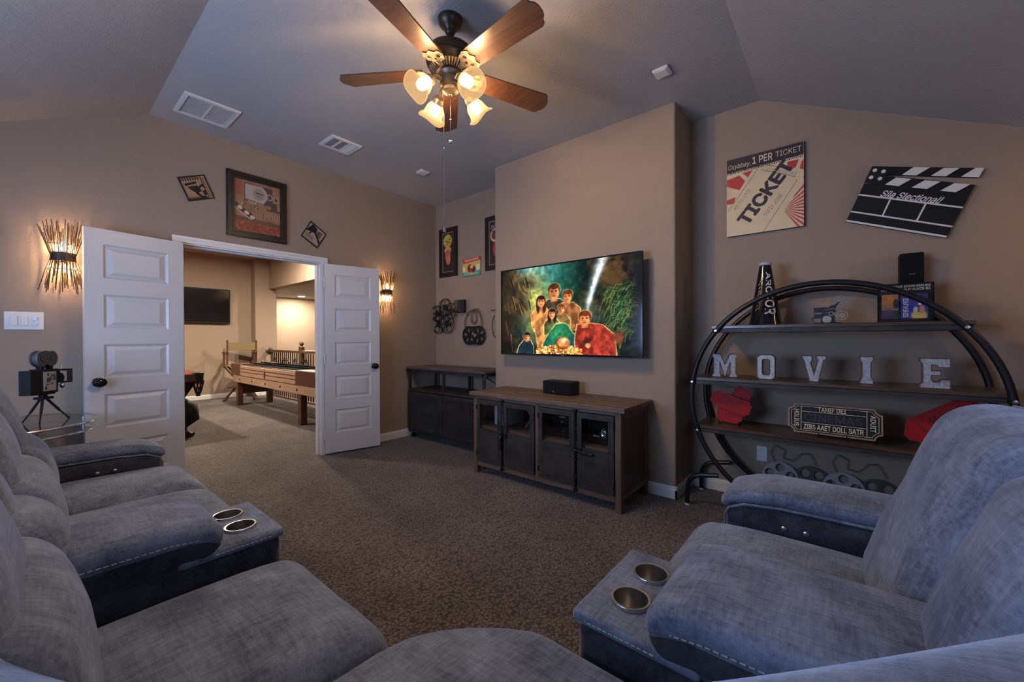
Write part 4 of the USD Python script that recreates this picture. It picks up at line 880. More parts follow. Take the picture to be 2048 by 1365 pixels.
# ------------------------------------------------------------------ the two media cabinets
def mesh_cabinet():
    x0, x1, y0, y1, H = .06, 1.40, -.515, -.06, .905
    t = thing('metal_cabinet', 'black industrial cabinet with wire mesh doors in the recess by the corner', 'cabinet', ((x0 + x1) / 2, (y0 + y1) / 2, 0))
    W, D = (x1 - x0) / 2, (y1 - y0) / 2; dm = M['dark_metal']
    part(t, 'wood_top', bx(-W - .015, W + .015, -D - .02, D, H - .032, H, .004), M['charwood'], False)
    part(t, 'top_frame', cat([bx(-W, W, -D, -D + .03, H - .062, H - .033), bx(-W, W, D - .03, D, H - .062, H - .033), bx(-W, -W + .03, -D, D, H - .062, H - .033), bx(W - .03, W, -D, D, H - .062, H - .033)]), dm, False)
    for x in (-W + .022, 0, W - .022):
        for y in (-D + .016, D - .016): part(t, 'post', bx(x - .014, x + .014, y - .014, y + .014, .62, H - .06), dm, False)
    part(t, 'upper_deck', bx(-W, W, -D, D, .595, .622, .003), dm, False)
    part(t, 'base', bx(-W, W, -D + .004, D, .075, .105), dm, False); part(t, 'back_panel', bx(-W, W, D - .012, D, .1, .6), dm, False)
    for s in (-1, 1):
        part(t, 'side_panel', bx(s * W, s * (W - .012), -D, D, .1, .6), dm, False)
        part(t, 'corner_bracket', T(plate(Polygon([(0, 0), (.055, 0), (0, -.10)]) if s > 0 else Polygon([(0, 0), (-.055, 0), (0, -.10)]), -.004, .004), s * (W - .05) * 0 + s * (W - .008) - s * .0, -D, H - .035), dm, False)
    part(t, 'inner_shelf', bx(-W + .015, W - .015, -D + .04, D - .015, .345, .362), dm, False)
    part(t, 'shelf_brace', cyl((W - .02, D - .02, .63), (W - .02, -D + .05, H - .07), .006, 6), dm)
    for a, b in ((-W + .01, -.006), (.006, W - .01)):
        o = sbox(a, .112, b, .590); c = .045
        i = Polygon([(a + .04, .152), (b - .04, .152), (b - .04, .55 - c), (b - .04 - c, .55), (a + .04 + c, .55), (a + .04, .55 - c)])
        part(t, 'door_frame', plate(o.difference(i), -D - .012, -D), dm, False)
        bars = []
        for sl in (1, -1):
            for k in np.arange(a - .55, b + .55, .0145):
                ls = LineString([(k, .15), (k + sl * .20, .15 + .42)]).intersection(i.buffer(.004))
                if not ls.is_empty and ls.length > .01:
                    p, q = ls.coords[0], ls.coords[-1]; bars.append(cyl((p[0], -D - .006 + .001 * sl, p[1]), (q[0], -D - .006 + .001 * sl, q[1]), .0016, 4))
        part(t, 'wire_mesh', cat(bars), dm, 30, kind='stuff', label='expanded metal mesh of a door')
        hx = b - .02 if a < -.1 else a + .02
        part(t, 'handle', tube([(hx, -D - .012, .30), (hx, -D - .035, .31), (hx, -D - .035, .39), (hx, -D - .012, .40)], .005, 6), M['black_metal'])
    for sx in (-1, 1):
        for sy in (-1, 1): part(t, 'caster', cat([RY(cyl((0, 0, -.012), (0, 0, .012), .034, 16), 90).apply_translation((sx * (W - .05), sy * (D - .05), .034)), bx(sx * (W - .05) - .02, sx * (W - .05) + .02, sy * (D - .05) - .02, sy * (D - .05) + .02, .066, .078)]), M['black_metal'])
mesh_cabinet()
SBX, SBY = 2.396, -.683
def sideboard():
    W, D, H = .735, .255, .757                 # body half width, half depth, height
    t = thing('sideboard', 'weathered wood sideboard with four dark metal glazed doors under the television', 'sideboard', (SBX, SBY, 0))
    wv, wh, dm = M['barnwood_v'], M['barnwood'], M['dark_metal']
    for k in range(5):
        yy = -D - .022 + k * (2 * D + .03) / 5
        part(t, 'top_plank', bx(-W - .035, W + .035, yy, yy + (2 * D + .03) / 5 - .0012, H - .036, H, .003), wh, False)
    for sx in (-1, 1):
        for sy in (-1, 1): part(t, 'leg_post', bx(sx * W, sx * (W - .048), sy * D, sy * (D - .05), 0, H - .037, .004), wv, False)
        part(t, 'side_panel', bx(sx * (W - .006), sx * (W - .024), -D + .05, D - .05, .13, H - .09), M['darkwood_v'], False)
        part(t, 'side_rail', bx(sx * (W - .001), sx * (W - .028), -D + .05, D - .05, H - .09, H - .037, .003), wv, False); part(t, 'side_rail', bx(sx * (W - .001), sx * (W - .028), -D + .05, D - .05, .085, .13, .003), wv, False)
    part(t, 'centre_post', bx(-.018, .018, -D, -D + .04, .085, H - .037, .003), wv, False)
    part(t, 'bottom_rail', bx(-W + .048, W - .048, -D + .001, -D + .03, .070, .118, .004), wh, False); part(t, 'top_rail', bx(-W + .048, W - .048, -D + .003, -D + .03, H - .062, H - .037), wh, False)
    part(t, 'back_panel', bx(-W + .02, W - .02, D - .02, D - .008, .08, H - .04), M['darkwood_v'], False); part(t, 'floor_panel', bx(-W + .02, W - .02, -D + .03, D - .02, .10, .118), M['darkwood_v'], False)
    part(t, 'middle_shelf', bx(-W + .03, W - .03, -D + .035, D - .02, .405, .430), wh, False); part(t, 'middle_wall', bx(-.012, .012, -D + .04, D - .02, .118, H - .04), M['darkwood_v'], False)
    zb, zt = .121, H - .066
    xs = [(-W + .052, -.383), (-.357, -.022), (.022, .357), (.383, W - .052)]
    for k, (a, b) in enumerate(xs):
        o = sbox(a, zb, b, zt); g = sbox(a + .036, zt - .268, b - .036, zt - .036); pn = sbox(a + .036, zb + .036, b - .036, zt - .300)
        body = [plate(o.difference(g), -D - .010, -D + .006), plate(g.buffer(.006, join_style=2).difference(g.buffer(-.005, join_style=2)), -D - .014, -D - .008)]
        e = LineString([(pn.bounds[0], pn.bounds[1]), (pn.bounds[0], pn.bounds[3]), (pn.bounds[2], pn.bounds[3]), (pn.bounds[2], pn.bounds[1]), (pn.bounds[0], pn.bounds[1])]).buffer(.004)
        body.append(plate(e, -D - .0125, -D - .009))
        dr = part(t, 'door', cat(body), dm, False)
        part(dr, 'door_glass', plate(g.buffer(.002), -D - .004, -D - .001), M['glass'], False)
        hx = a if k % 2 == 0 else b
        for z in (zb + .07, zt - .07): part(dr, 'hinge', cyl((hx, -D - .012, z - .022), (hx, -D - .012, z + .022), .006, 8), M['black_metal'])
    for s in (-1, 1):
        x = s * .370; zl = .405
        part(t, 'latch_rod', cat([cyl((x, -D - .020, .085), (x, -D - .020, H - .045), .0075, 10)] + [bx(x - .014, x + .014, -D - .026, -D - .004, z - .009, z + .009, .002) for z in (.10, .20, .33, .48, .60, H - .055)]), M['black_metal'])
        if s < 0: hd = [tube([(x, -D - .03, zl - .01), (x + .002, -D - .045, zl - .03), (x + .006, -D - .040, zl - .08), (x + .002, -D - .045, zl - .13)], .008, 8)]
        else: hd = [tube([(x, -D - .03, zl), (x + .03, -D - .045, zl + .002), (x + .08, -D - .040, zl - .006), (x + .16, -D - .045, zl - .012)], .008, 8), bx(x + .08, x + .165, -D - .050, -D - .035, zl - .022, zl - .002, .003)]
        part(t, 'latch_handle', cat(hd + [cyl((x, -D - .016, zl), (x, -D - .036, zl), .016, 14), bx(x + .03, x + .058, -D - .03, -D - .008, zl - .02, zl + .02, .003)]), M['black_metal'])
    c = [cyl((-.30, -.02, .435), (-.12, -.02, .64), .011, 6), cyl((-.12, -.03, .435), (-.30, -.03, .64), .011, 6)]
    part(t, 'crossed_rack', cat(c), wh, label='crossed wooden bottle rack behind the second door')
sideboard()
def av_box(x, w, h, label, front, col, nm='amplifier', d=.28, catg='audio unit'):
    t = thing(nm, label, catg, (x, SBY + .03, .4305))
    part(t, 'case', bx(-w / 2, w / 2, -d / 2, d / 2, .006, h, .004), M[col], False)
    part(t, 'feet', cat([cyl((sx * w * .38, sy * d * .35, 0), (sx * w * .38, sy * d * .35, .008), .014, 10) for sx in (-1, 1) for sy in (-1, 1)]), M['black'], kind='stuff', label='four rubber feet')
    front(t, -d / 2)
M['grey_case'] = plain('pale_grey_case', (0.33, 0.34, 0.37), 0.45)
def f1(t, y): part(t, 'front_groove', bx(.028, .036, y - .001, y + .004, .02, .20), M['black'], False, label='dark vertical groove'); part(t, 'disc_slot', bx(.05, .052, y - .001, y + .004, .08, .16), M['black'], False)
av_box(SBX - .535, .15, .215, 'pale grey upright game console behind the first glass door of the sideboard', f1, 'grey_case', 'game_console', .26, 'game console')
def f2(t, y):
    part(t, 'lettering', cat([T(text('SVSIVE', .010, .0006), -.06, y - .0002, .165), T(text('VCL', .009, .0006), .085, y - .0002, .09)]), M['white_print'], False)
    part(t, 'button', cat([RX(cyl((-.035, 0, 0), (-.035, 0, .004), .008, 14), 90).apply_translation((0, y, .13)), RX(cyl((-.035, 0, 0), (-.035, 0, .004), .005, 12), 90).apply_translation((0, y, .05)), RX(cyl((-.035, 0, 0), (-.035, 0, .004), .004, 12), 90).apply_translation((0, y, .025))]), M['steel'], kind='stuff', label='small round buttons')
av_box(SBX + .19, .27, .20, 'gloss black audio unit with small lettering behind the third glass door', f2, 'black_gloss')
def f3(t, y):
    part(t, 'lettering', T(text('DENUP', .012, .0006), -.09, y - .0002, .055), M['white_print'], False)
    part(t, 'volume_knob', RX(lathe([(0, 0), (.024, 0), (.026, .008), (.018, .012), (.012, .010), (0, .010)], 24), 90).apply_translation((.0, y, .088)), M['steel'])
    part(t, 'indicator', cat([RX(cyl((.022 * math.cos(a), 0, 0), (.022 * math.cos(a), 0, .002), .0035, 8), 90).apply_translation((0, y, .088 + .036 * math.sin(a))) for a in np.linspace(0, 2 * PI, 9)[:-1]]), M['white_print'], kind='stuff', label='ring of marks round the volume knob')
av_box(SBX + .53, .29, .17, 'gloss black receiver with round volume knob behind the fourth glass door', f3, 'black_gloss')
def centre_speaker():
    t = thing('centre_speaker', 'black centre speaker standing on the sideboard under the television', 'speaker', (2.405, -.60, .757), -2)
    part(t, 'cabinet', bx(-.150, .150, -.05, .085, .004, .118, .006), M['black'], False); part(t, 'grille_cloth', bx(-.146, .146, -.058, -.049, .008, .114, .004), M['speaker_cloth'], False)
    part(t, 'emblem', RX(cyl((0, 0, 0), (0, 0, .003), .008, 14), 90).apply_translation((-.03, -.0575, .026)), M['steel']); part(t, 'feet', cat([cyl((sx * .12, .01, 0), (sx * .12, .01, .006), .012, 8) for sx in (-1, 1)] + [cyl((0, -.03, 0), (0, -.03, .006), .012, 8)]), M['black'], kind='stuff', label='rubber feet')
M['speaker_cloth'] = plain('black_speaker_cloth', (0.008, 0.008, 0.010), 0.9, spec=0.1, bump=(600.0, 0.0004))
centre_speaker()

# ------------------------------------------------------------------ right part of the far wall
def ticket_sign():
    w, h, th = .505, .615, .030
    t = thing('ticket_canvas', 'square canvas print of a cream cinema ticket over red rays', 'wall art', (3.873, 0, 2.060))
    part(t, 'canvas', bx(-w / 2, w / 2, -th, -.001, 0, h, .003), M['dark_print'], False)
    s = Sheet(w - .004, h - .004, 200, 244, (206, 186, 148))
    red = (178, 44, 40)
    for k in range(40):
        a0, a1 = math.radians(-52 + 9.2 * k), math.radians(-52 + 9.2 * k + 4.6)
        if k < 12: c = (.74, .24)
        else: continue
        s.poly([c, (c[0] + 2 * math.cos(a0), c[1] + 2 * math.sin(a0)), (c[0] + 2 * math.cos(a1), c[1] + 2 * math.sin(a1))], red)
    for pts in ([(0, .74), (.18, .77), (.26, .68), (.18, .58), (0, .66)], [(.22, .79), (.36, .80), (.30, .72)], [(0, .48), (.13, .50), (.10, .42), (0, .42)], [(.70, .80), (.74, .80), (.73, .76)], [(.80, .80), (.94, .80), (.90, .71), (.80, .70)], [(.97, .76), (1, .80), (1, .66), (.95, .69)]): s.poly(pts, red)
    tk = [(-.05, .22), (.45, .80), (.93, .66), (.47, -.1), (0, -.1)]
    s.poly([(-.05, .20), (.42, .86), (1.02, .56), (.52, -.12), (-.05, -.1)], (206, 186, 148)); s.mix(np.clip((s.noise(6, 4) - .5) * 2, 0, 1) * .35, (172, 146, 106))
    for p, q in (((.02, .33), (.43, .80)), ((.50, .0), (.92, .56)), ((.47, .78), (.90, .60)), ((.55, .82), (.86, .70))): s.line(p, q, .0035, (96, 92, 80))
    s.poly([(0, .82), (1, .845), (1, 1), (0, 1)], (42, 32, 40))
    for k in range(44): s.poly([(k / 44, .800 + .0005 * k), (k / 44 + .012, .800 + .0005 * k), (k / 44 + .012, .818 + .0005 * k), (k / 44, .818 + .0005 * k)], (42, 32, 40))
    s.add(t, 'canvas_print', -th - .0006, M['print'])
    y = -th - .001
    lab = [T(text('1 PER', .052, .0006, True, width=.130), -.072, y, .535), T(text('TICKET', .040, .0006, False, width=.158), .078, y + .0001, .545), T(text('Oxybbey.', .036, .0006, width=.155, slant=.3), -.242, y, .530)]
    part(t, 'white_lettering', cat(lab), M['cream_print'], False)
    tl = text('TICKET', .088, .0006, True, width=.495); tl = cat([T(tl, a, -.00005 * k, b) for k, (a, b) in enumerate(((-.004, 0), (.004, 0), (0, .004), (0, -.004)))]); tl = RY(tl, -52).apply_translation((-.108, y, .068))
    part(t, 'ticket_lettering', tl, M['dark_print'], False)
    sm = [RY(text('AN-TC-1978', .026, .0006, width=.17), -52).apply_translation((-.185, y, .20)), RY(text('ESFIV JOBE', .026, .0006, width=.17), -52).apply_translation((.02, y, .115)), RY(text('CORPAGSIONT', .024, .0006, width=.20), 24).apply_translation((.02, y, .455))]
    part(t, 'small_lettering', cat(sm), M['grey_print'], False)
ticket_sign()
def clapper():
    t = thing('clapperboard_sign', 'slanted black clapperboard wall sign with white stripes', 'wall art', (4.664, 0, 1.86))
    B = Polygon([(-.308, .186), (.162, -.002), (.278, .292), (-.089, .441), (-.118, .398), (-.214, .424)])
    part(t, 'board', plate(B, -.012, -.030), M['black'], False)
    wl = [LineString(q).buffer(r, cap_style=2) for q, r in (([(-.242, .355), (.229, .168)], .005), ([(-.282, .250), (.188, .061)], .005), ([(-.306, .192), (.163, .004)], .006), ([(-.088, .286), (-.124, .190)], .0045), ([(.073, .223), (.035, .128)], .0045))]
    part(t, 'chalk_line', plate(unary_union(wl).intersection(B), -.030, -.0312), M['white_print'], False)
    for q in ([(-.059, .423), (.011, .395), (-.048, .364), (-.113, .390)], [(.070, .372), (.137, .346), (.078, .315), (.011, .341)], [(.195, .323), (.260, .299), (.200, .266), (.135, .291)]): part(t, 'stripe', plate(Polygon(q).intersection(B), -.030, -.033), M['white_print'], False)
    S = Polygon([(-.175, .526), (.313, .381), (.293, .332), (-.103, .453), (-.15, .44)])
    part(t, 'clap_stick', plate(S, -.014, -.032), M['black'], False)
    for q in ([(.019, .467), (.092, .445), (.032, .411), (-.034, .432)], [(.150, .426), (.216, .408), (.158, .372), (.095, .392)], [(.280, .391), (.313, .381), (.292, .332), (.221, .354)]): part(t, 'stripe', plate(Polygon(q).intersection(S.buffer(.001)), -.032, -.035), M['white_print'], False)
    part(t, 'hinge_plate', plate(Polygon([(-.175, .526), (-.089, .499), (-.118, .396), (-.214, .428)]), -.030, -.036), M['black_metal'], False)
    for x, z in ((-.162, .495), (-.120, .477), (-.180, .453), (-.137, .434)): part(t, 'bolt', RX(lathe([(0, 0), (.012, 0), (.011, .004), (.005, .005), (0, .003)], 18), 90).apply_translation((x, -.036, z)), M['white_print'])
    tx = text('Sila Slectional!', .038, .001, True, width=.30, slant=.42); tx = RY(tx, 21.7).apply_translation((-.140, -.0312, .322))
    part(t, 'lettering', tx, M['white_print'], False); part(t, 'standoff', cat([cyl((x, 0, z), (x, -.013, z), .012, 10) for x, z in ((-.15, .25), (.12, .15), (-.05, .47))]), M['black_metal'])
clapper()
def bookshelf_speaker():
    t = thing('shelf_speaker', 'tall black satellite speaker on the wall above the framed collage', 'speaker', (4.668, 0, 1.527))
    part(t, 'cabinet', bx(-.055, .055, -.115, -.03, 0, .248, .006), M['black'], False); part(t, 'grille_cloth', bx(-.050, .050, -.121, -.114, .006, .242, .004), M['speaker_cloth'], False)
    part(t, 'wall_bracket', bx(-.02, .02, -.032, 0, .10, .18), M['black_metal'], False); part(t, 'emblem', T(text('KLISH', .007, .0006), -.012, -.1211, .112), M['steel'], False)
bookshelf_speaker()

# ------------------------------------------------------------------ round shelf and what stands on it
def round_shelf():
    cx, cz, r, tr = 4.24, .825, .768, .0175
    t = thing('round_shelf', 'round black tube etagere with three dark wooden shelves on the right wall', 'shelf', (cx, -.25, 0))
    for y in (-.205, .185):
        part(t, 'ring', tube([(r * math.cos(a), y, cz + r * math.sin(a)) for a in np.linspace(0, 2 * PI, 96, endpoint=False)], tr, 12, closed=True), M['black_metal'], label='round tube hoop')
        for s in (-1, 1):
            f = [(s * .800, y, .012), (s * .800, y, .10), (s * .797, y, .15), (s * .780, y, .195), (s * .745, y, .228), (s * .70, y, .243), (s * .655, y, .250), (s * .59, y, .262)]
            part(t, 'foot_hoop', tube(f, .0165, 10), M['black_metal']); part(t, 'glide', cyl((s * .800, y, 0), (s * .800, y, .014), .018, 12), M['white'], label='pale foot glide')
    for z, hw in ((1.34, .636), (.962, .772), (.61, .755)):
        part(t, 'shelf_board', bx(-hw, hw, -.195, .175, z - .024, z, .003), M['shelfwood'], False)
        fr = [bx(-hw + .01, hw - .01, -.195, -.178, z - .050, z - .025), bx(-hw + .01, hw - .01, .158, .175, z - .050, z - .025), bx(-hw + .01, -hw + .03, -.195, .175, z - .050, z - .025), bx(hw - .03, hw - .01, -.195, .175, z - .050, z - .025)]
        part(t, 'shelf_frame', cat(fr), M['dark_metal'], False)
        c = math.sqrt(r * r - (z - .037 - cz) ** 2)
        part(t, 'bolt', cat([T(RX(lathe([(0, 0), (.011, 0), (.009, .005), (0, .006)], 12), 90), s * c, -.205 - tr, z - .037) for s in (-1, 1)]), M['steel'])
    part(t, 'cross_tube', cat([cyl((s * .35, -.205, cz - math.sqrt(r * r - .35 ** 2)), (s * .35, .185, cz - math.sqrt(r * r - .35 ** 2)), .012, 10) for s in (-1, 1)]), M['black_metal'])
round_shelf()
def megaphone():
    t = thing('megaphone', 'tall black cheer megaphone standing on the top shelf', 'megaphone', (3.912, -.245, 1.34))
    part(t, 'cone', lathe([(.098, 0), (.102, .004), (.100, .012), (.036, .425), (.033, .427), (.031, .42), (.090, .012), (.098, 0)], 40), M['black_gloss'])
    part(t, 'mouthpiece', lathe([(.0345, .424), (.040, .428), (.040, .445), (.034, .448), (.030, .445), (.030, .424)], 28), M['grey_case'])
    tx = meshkit.text_mesh('ARCJOR', .072, .0012, True); b = tx.bounds; tx.apply_translation((-b[0][0], -(b[0][1] + b[1][1]) / 2, 0)); L = tx.bounds[1][0]
    v = tx.vertices * np.array([.30 / L, 1, 1]); zz = .375 - v[:, 0]; rad = .1015 - .1545 * zz + v[:, 2]; sc = .55 + .45 * (1 - zz / .42); th = math.radians(-62) + v[:, 1] * sc / .085
    tx.vertices = np.stack([rad * np.cos(th), rad * np.sin(th), zz], 1); part(t, 'lettering', tx, M['white_print'], False)
    fl = []
    q = np.random.default_rng(3)
    for k in range(9):
        z = .10 + .026 * k; a = math.radians(-112 + q.uniform(-8, 8)); p = [(( .1025 - .1545 * (z + e)) * math.cos(a + f), (.1025 - .1545 * (z + e)) * math.sin(a + f), z + e) for e, f in ((0, -.12), (.018, 0), (.012, .13), (.035, .22))]; fl.append(tube(p, .003, 5))
    part(t, 'flame_decal', cat(fl), M['oak'], label='orange flame marks')
    part(t, 'carry_strap', tube([(-.075, -.02, .13), (-.105, -.03, .17), (-.108, -.03, .24), (-.085, -.02, .27)], .002, 5), M['oak'])
megaphone()
def head_art():
    t = thing('head_silhouette', 'black cut-metal profile of a head with projector reels on the top shelf', 'ornament', (4.262, -.29, 1.34))
    k = .1465 / 365
    f = lambda pts: [((x - 390) * k, (1008 - y) * k) for x, y in pts]
    g = Polygon(f([(215, 1008), (222, 985), (205, 962), (190, 948), (170, 940), (185, 918), (212, 890), (216, 850), (216, 742), (375, 735), (398, 748), (430, 716), (478, 706), (520, 668), (545, 655), (500, 740), (480, 782), (505, 800), (470, 850), (480, 890), (492, 980), (575, 990), (582, 1008)]))
    for h in ([(222, 820), (320, 822), (320, 845), (222, 848)], [(222, 918), (306, 915), (304, 985), (232, 985), (215, 955), (186, 940)], [(360, 772), (480, 758), (482, 768), (360, 784)], [(368, 822), (400, 818), (400, 832), (368, 834)]): g = g.difference(Polygon(f(h)))
    part(t, 'profile_plate', plate(g, -.004, .004), M['black_metal'], False); part(t, 'base', bx((216 - 390) * k, (582 - 390) * k, -.03, .03, 0, .008, .002), M['black_metal'], False)
    part(t, 'dial', RX(lathe([(0, 0), (.024, 0), (.024, .006), (.020, .008), (0, .008)], 24), 90).apply_translation(((385 - 390) * k, -.004, (1008 - 935) * k)), M['reel_grey'])
    for (x, y, r) in ((552, 650, 78), (575, 878, 70)):
        b = [tube([((x - 390) * k + r * k * q * math.cos(a), 0, (1008 - y) * k + r * k * q * math.sin(a)) for a in np.linspace(0, 2 * PI, 26, endpoint=False)], .0022, 5, closed=True) for q in (1, .45)]
        b += [cyl(((x - 390) * k, 0, (1008 - y) * k), ((x - 390) * k + r * k * math.cos(a), 0, (1008 - y) * k + r * k * math.sin(a)), .0018, 5) for a in np.linspace(0, 2 * PI, 8)[:-1]]
        part(t, 'reel', cat(b), M['reel_grey'])
    part(t, 'connecting_arm', cat([cyl(((500 - 390) * k, 0, (1008 - 745) * k), ((552 - 390) * k, 0, (1008 - 650) * k), .003, 6), cyl(((482 - 390) * k, 0, (1008 - 870) * k), ((575 - 390) * k, 0, (1008 - 878) * k), .003, 6), tube([((440 - 390 + 28 * math.cos(a)) * k, -.004, (1008 - 845 + 28 * math.sin(a)) * k) for a in np.linspace(0, 2 * PI, 14, endpoint=False)], .0026, 5, closed=True)]), M['reel_grey'])
head_art()
def collage():
    w, h = .246, .236
    t = thing('framed_collage', 'black framed sports photo collage leaning on the top shelf', 'picture', (4.628, -.235, 1.341), 0, None, -4)
    part(t, 'frame', plate(sbox(-w / 2, 0, w / 2, h).difference(sbox(-w / 2 + .006, .006, w / 2 - .006, h - .006)), -.012, .012), M['black_gloss'], False); part(t, 'backing_board', bx(-w / 2 + .004, w / 2 - .004, -.004, .010, .004, h - .004), M['black'], False)
    s = Sheet(.075, .150, 50, 100, (40, 30, 44)); s.poly([(0, .42), (1, .42), (1, 1), (0, 1)], (176, 110, 50)); s.mix(np.clip((s.noise(4, 2) - .45) * 3, 0, 1) * (s.v > .42) * .6, (120, 70, 36)); s.ell(.86, .62, .16, .2, (50, 34, 36), .3); s.poly([(0, .36), (1, .36), (1, .40), (0, .40)], (170, 150, 150)); s.ell(.4, .25, .4, .14, (74, 46, 70), .8)
    m = s.mesh(-.0055); m.apply_translation((-.066, 0, .022)); part(t, 'photo', m, M['print'], False, paint=s.lin(), label='orange photo')
    s = Sheet(.115, .150, 80, 100, (44, 38, 130)); s.mix(np.clip((s.noise(6, 5) - .5) * 3, 0, 1) * .6, (86, 76, 170)); s.ell(.68, .12, .30, .22, (206, 178, 96), .4); s.ell(.62, .40, .16, .14, (72, 50, 90), .4); s.ell(.78, .36, .10, .16, (206, 140, 100), .4); s.ell(.55, .36, .09, .11, (196, 190, 200), .5); s.ell(.70, .58, .06, .05, (226, 220, 224), .4)
    m = s.mesh(-.0055); m.apply_translation((.040, 0, .022)); part(t, 'photo', m, M['print'], False, paint=s.lin(), label='blue team photo')
    part(t, 'lettering', cat([T(text('LENSERTPUR BAERE KERUKE', .013, .0005, True, width=.215), -.107, -.0045, .212), T(text('THE FORE A BLR HUKIR BE', .013, .0005, True, width=.215), -.107, -.0045, .193), RY(text('SIHEAU9IE', .022, .0005, True, width=.115), -90).apply_translation((.014, -.006, .03))]), M['white_print'], False)
    part(t, 'glazing', bx(-w / 2 + .005, w / 2 - .005, -.0095, -.0085, .005, h - .005), M['glass'], False); part(t, 'easel_leg', RX(bx(-.02, .02, .012, .015, .0, .16), 16, (0, .012, .16)), M['black'], False)
collage()
def letter(ch, x, y, w, h=.172, d=.045):
    t = thing('marquee_letter_' + ch.lower(), 'galvanised letter %s with rusty edges %s' % (ch, {'M': 'at the far end of the middle shelf', 'O': 'beside the M on the middle shelf', 'V': 'in the middle of the word on the shelf', 'I': 'narrowest letter on the middle shelf', 'E': 'last in the word on the middle shelf'}[ch]), 'letter', (x, y, .963), {'M': 10, 'E': -4}.get(ch, 0))
    u = lambda pts: Polygon([(px * w - w / 2, pz * h) for px, pz in pts])
    if ch == 'M': g = u([(0, 0), (.36, 0), (.36, .12), (.33, .16), (.33, .52), (.47, .04), (.55, .04), (.69, .52), (.69, .16), (.66, .12), (.66, 0), (1, 0), (1, .12), (.95, .17), (.95, .82), (1, .87), (1, 1), (.68, 1), (.51, .60), (.34, 1), (0, 1), (0, .87), (.05, .82), (.05, .17), (0, .12)])
    elif ch == 'O': g = sbox(-w / 2, 0, w / 2, h).buffer(-.028).buffer(.028, quad_segs=3).difference(sbox(-w * .17, h * .2, w * .17, h * .81).buffer(-.012).buffer(.012))
    elif ch == 'V': g = u([(.32, 0), (.70, 0), (.90, .82), (1, .86), (1, 1), (.58, 1), (.58, .88), (.64, .84), (.51, .38), (.40, .72), (.46, .82), (.46, 1), (0, 1), (0, .88), (.08, .83)])
    elif ch == 'I': g = u([(0, 0), (1, 0), (1, .12), (.84, .26), (.84, .76), (1, .86), (1, 1), (0, 1), (0, .86), (.14, .76), (.14, .26), (0, .12)])
    else: g = u([(0, 0), (1, 0), (1, .32), (.66, .32), (.62, .24), (.46, .24), (.43, .30), (.43, .42), (.72, .42), (.72, .60), (.43, .60), (.43, .76), (.55, .76), (.60, .69), (1, .69), (1, 1), (0, 1), (0, .88), (.10, .82), (.10, .20), (0, .12)])
    part(t, 'face', plate(g.buffer(-.004, join_style=2), -d / 2 + .006, d / 2), M['galv'], False); part(t, 'edge_band', plate(g.difference(g.buffer(-.0045, join_style=2)), -d / 2, d / 2 + .001), M['rust'], False)
for ch, x, y, w in (('M', 3.668, -.335, .165), ('O', 3.930, -.350, .112), ('V', 4.193, -.345, .132), ('I', 4.451, -.305, .068), ('E', 4.733, -.375, .126)): letter(ch, x, y, w)
def ticket_shape(w, h, n=.022):
    g = sbox(-w / 2, -h / 2, w / 2, h / 2)
    for sx in (-1, 1):
        for sy in (-1, 1): g = g.difference(Point(sx * w / 2, sy * h / 2).buffer(n, quad_segs=4))
    return g
def red_ticket(name, label, x, y, z, w, h, rot, lines, grp=None):
    t = thing(name, label, 'ticket sign', (x, y, z)); g = ticket_shape(w, h)
    part(t, 'board', RY(plate(g, -.003, .003), -rot), M['red_ticket'], False)
    b = g.buffer(-.010).difference(g.buffer(-.0125)); part(t, 'ink_border', RY(plate(b, -.0036, -.003), -rot), M['red_ink'], False)
    ls = []
    for s, dx, dz, hh, ww, vert in lines:
        m = text(s, hh, .0006, True, width=ww)
        if vert: m = RY(m, 90)
        ls.append(m.apply_translation((dx, -.003, dz)))
    part(t, 'lettering', RY(cat(ls), -rot), M['red_ink'], False)
big = [('TOARLOT', -.075, .010, .026, .15, False), ('SONTIER', -.075, -.030, .026, .15, False)]
red_ticket('red_ticket', 'dark red ticket sign at the back of the left-hand pile', 3.755, -.262, .800, .12, .17, -20, [('AM', -.03, 0, .03, .06, False)])
red_ticket('red_ticket', 'red ticket sign standing upright at the foot of the left-hand pile', 3.690, -.285, .684, .168, .125, -3, [('1890', -.03, -.02, .03, .09, False)])
red_ticket('red_ticket', 'red ticket sign tilted across the front of the left-hand pile', 3.700, -.300, .768, .272, .115, -18, big)
red_ticket('red_ticket', 'large red ticket sign tilted upwards at the front of the right-hand pile', 4.790, -.300, .775, .33, .165, 34, [('AF MEY', -.07, .012, .034, .16, False), ('ORA', -.02, -.045, .034, .10, False), ('ADMIT', -.115, .05, .018, .09, True)])
red_ticket('red_ticket', 'red ticket sign lying lower behind the right-hand pile', 4.760, -.280, .697, .27, .135, -6, [('SEVEN', -.10, -.01, .016, .06, False)])
def stand(x, y, label, w=.10):
    t = thing('display_stand', label, 'stand', (x, y, .6105))
    for s in (-1, 1): part(t, 'prong', tube([(s * w / 2, -.055, .030), (s * w / 2, -.050, .006), (s * w / 2, -.02, .005), (s * w / 2, .03, .006), (s * w / 2, .05, .06)], .0035, 6), M['black_metal'])
    part(t, 'cross_bar', cat([cyl((-w / 2, .03, .006), (w / 2, .03, .006), .0035, 6), cyl((-w / 2, .05, .06), (w / 2, .05, .06), .0035, 6)]), M['black_metal'])
stand(3.695, -.29, 'small black display stand under the left-hand red tickets', .13)
stand(4.290, -.345, 'small black wire stand under the cinema ticket plaque', .14)
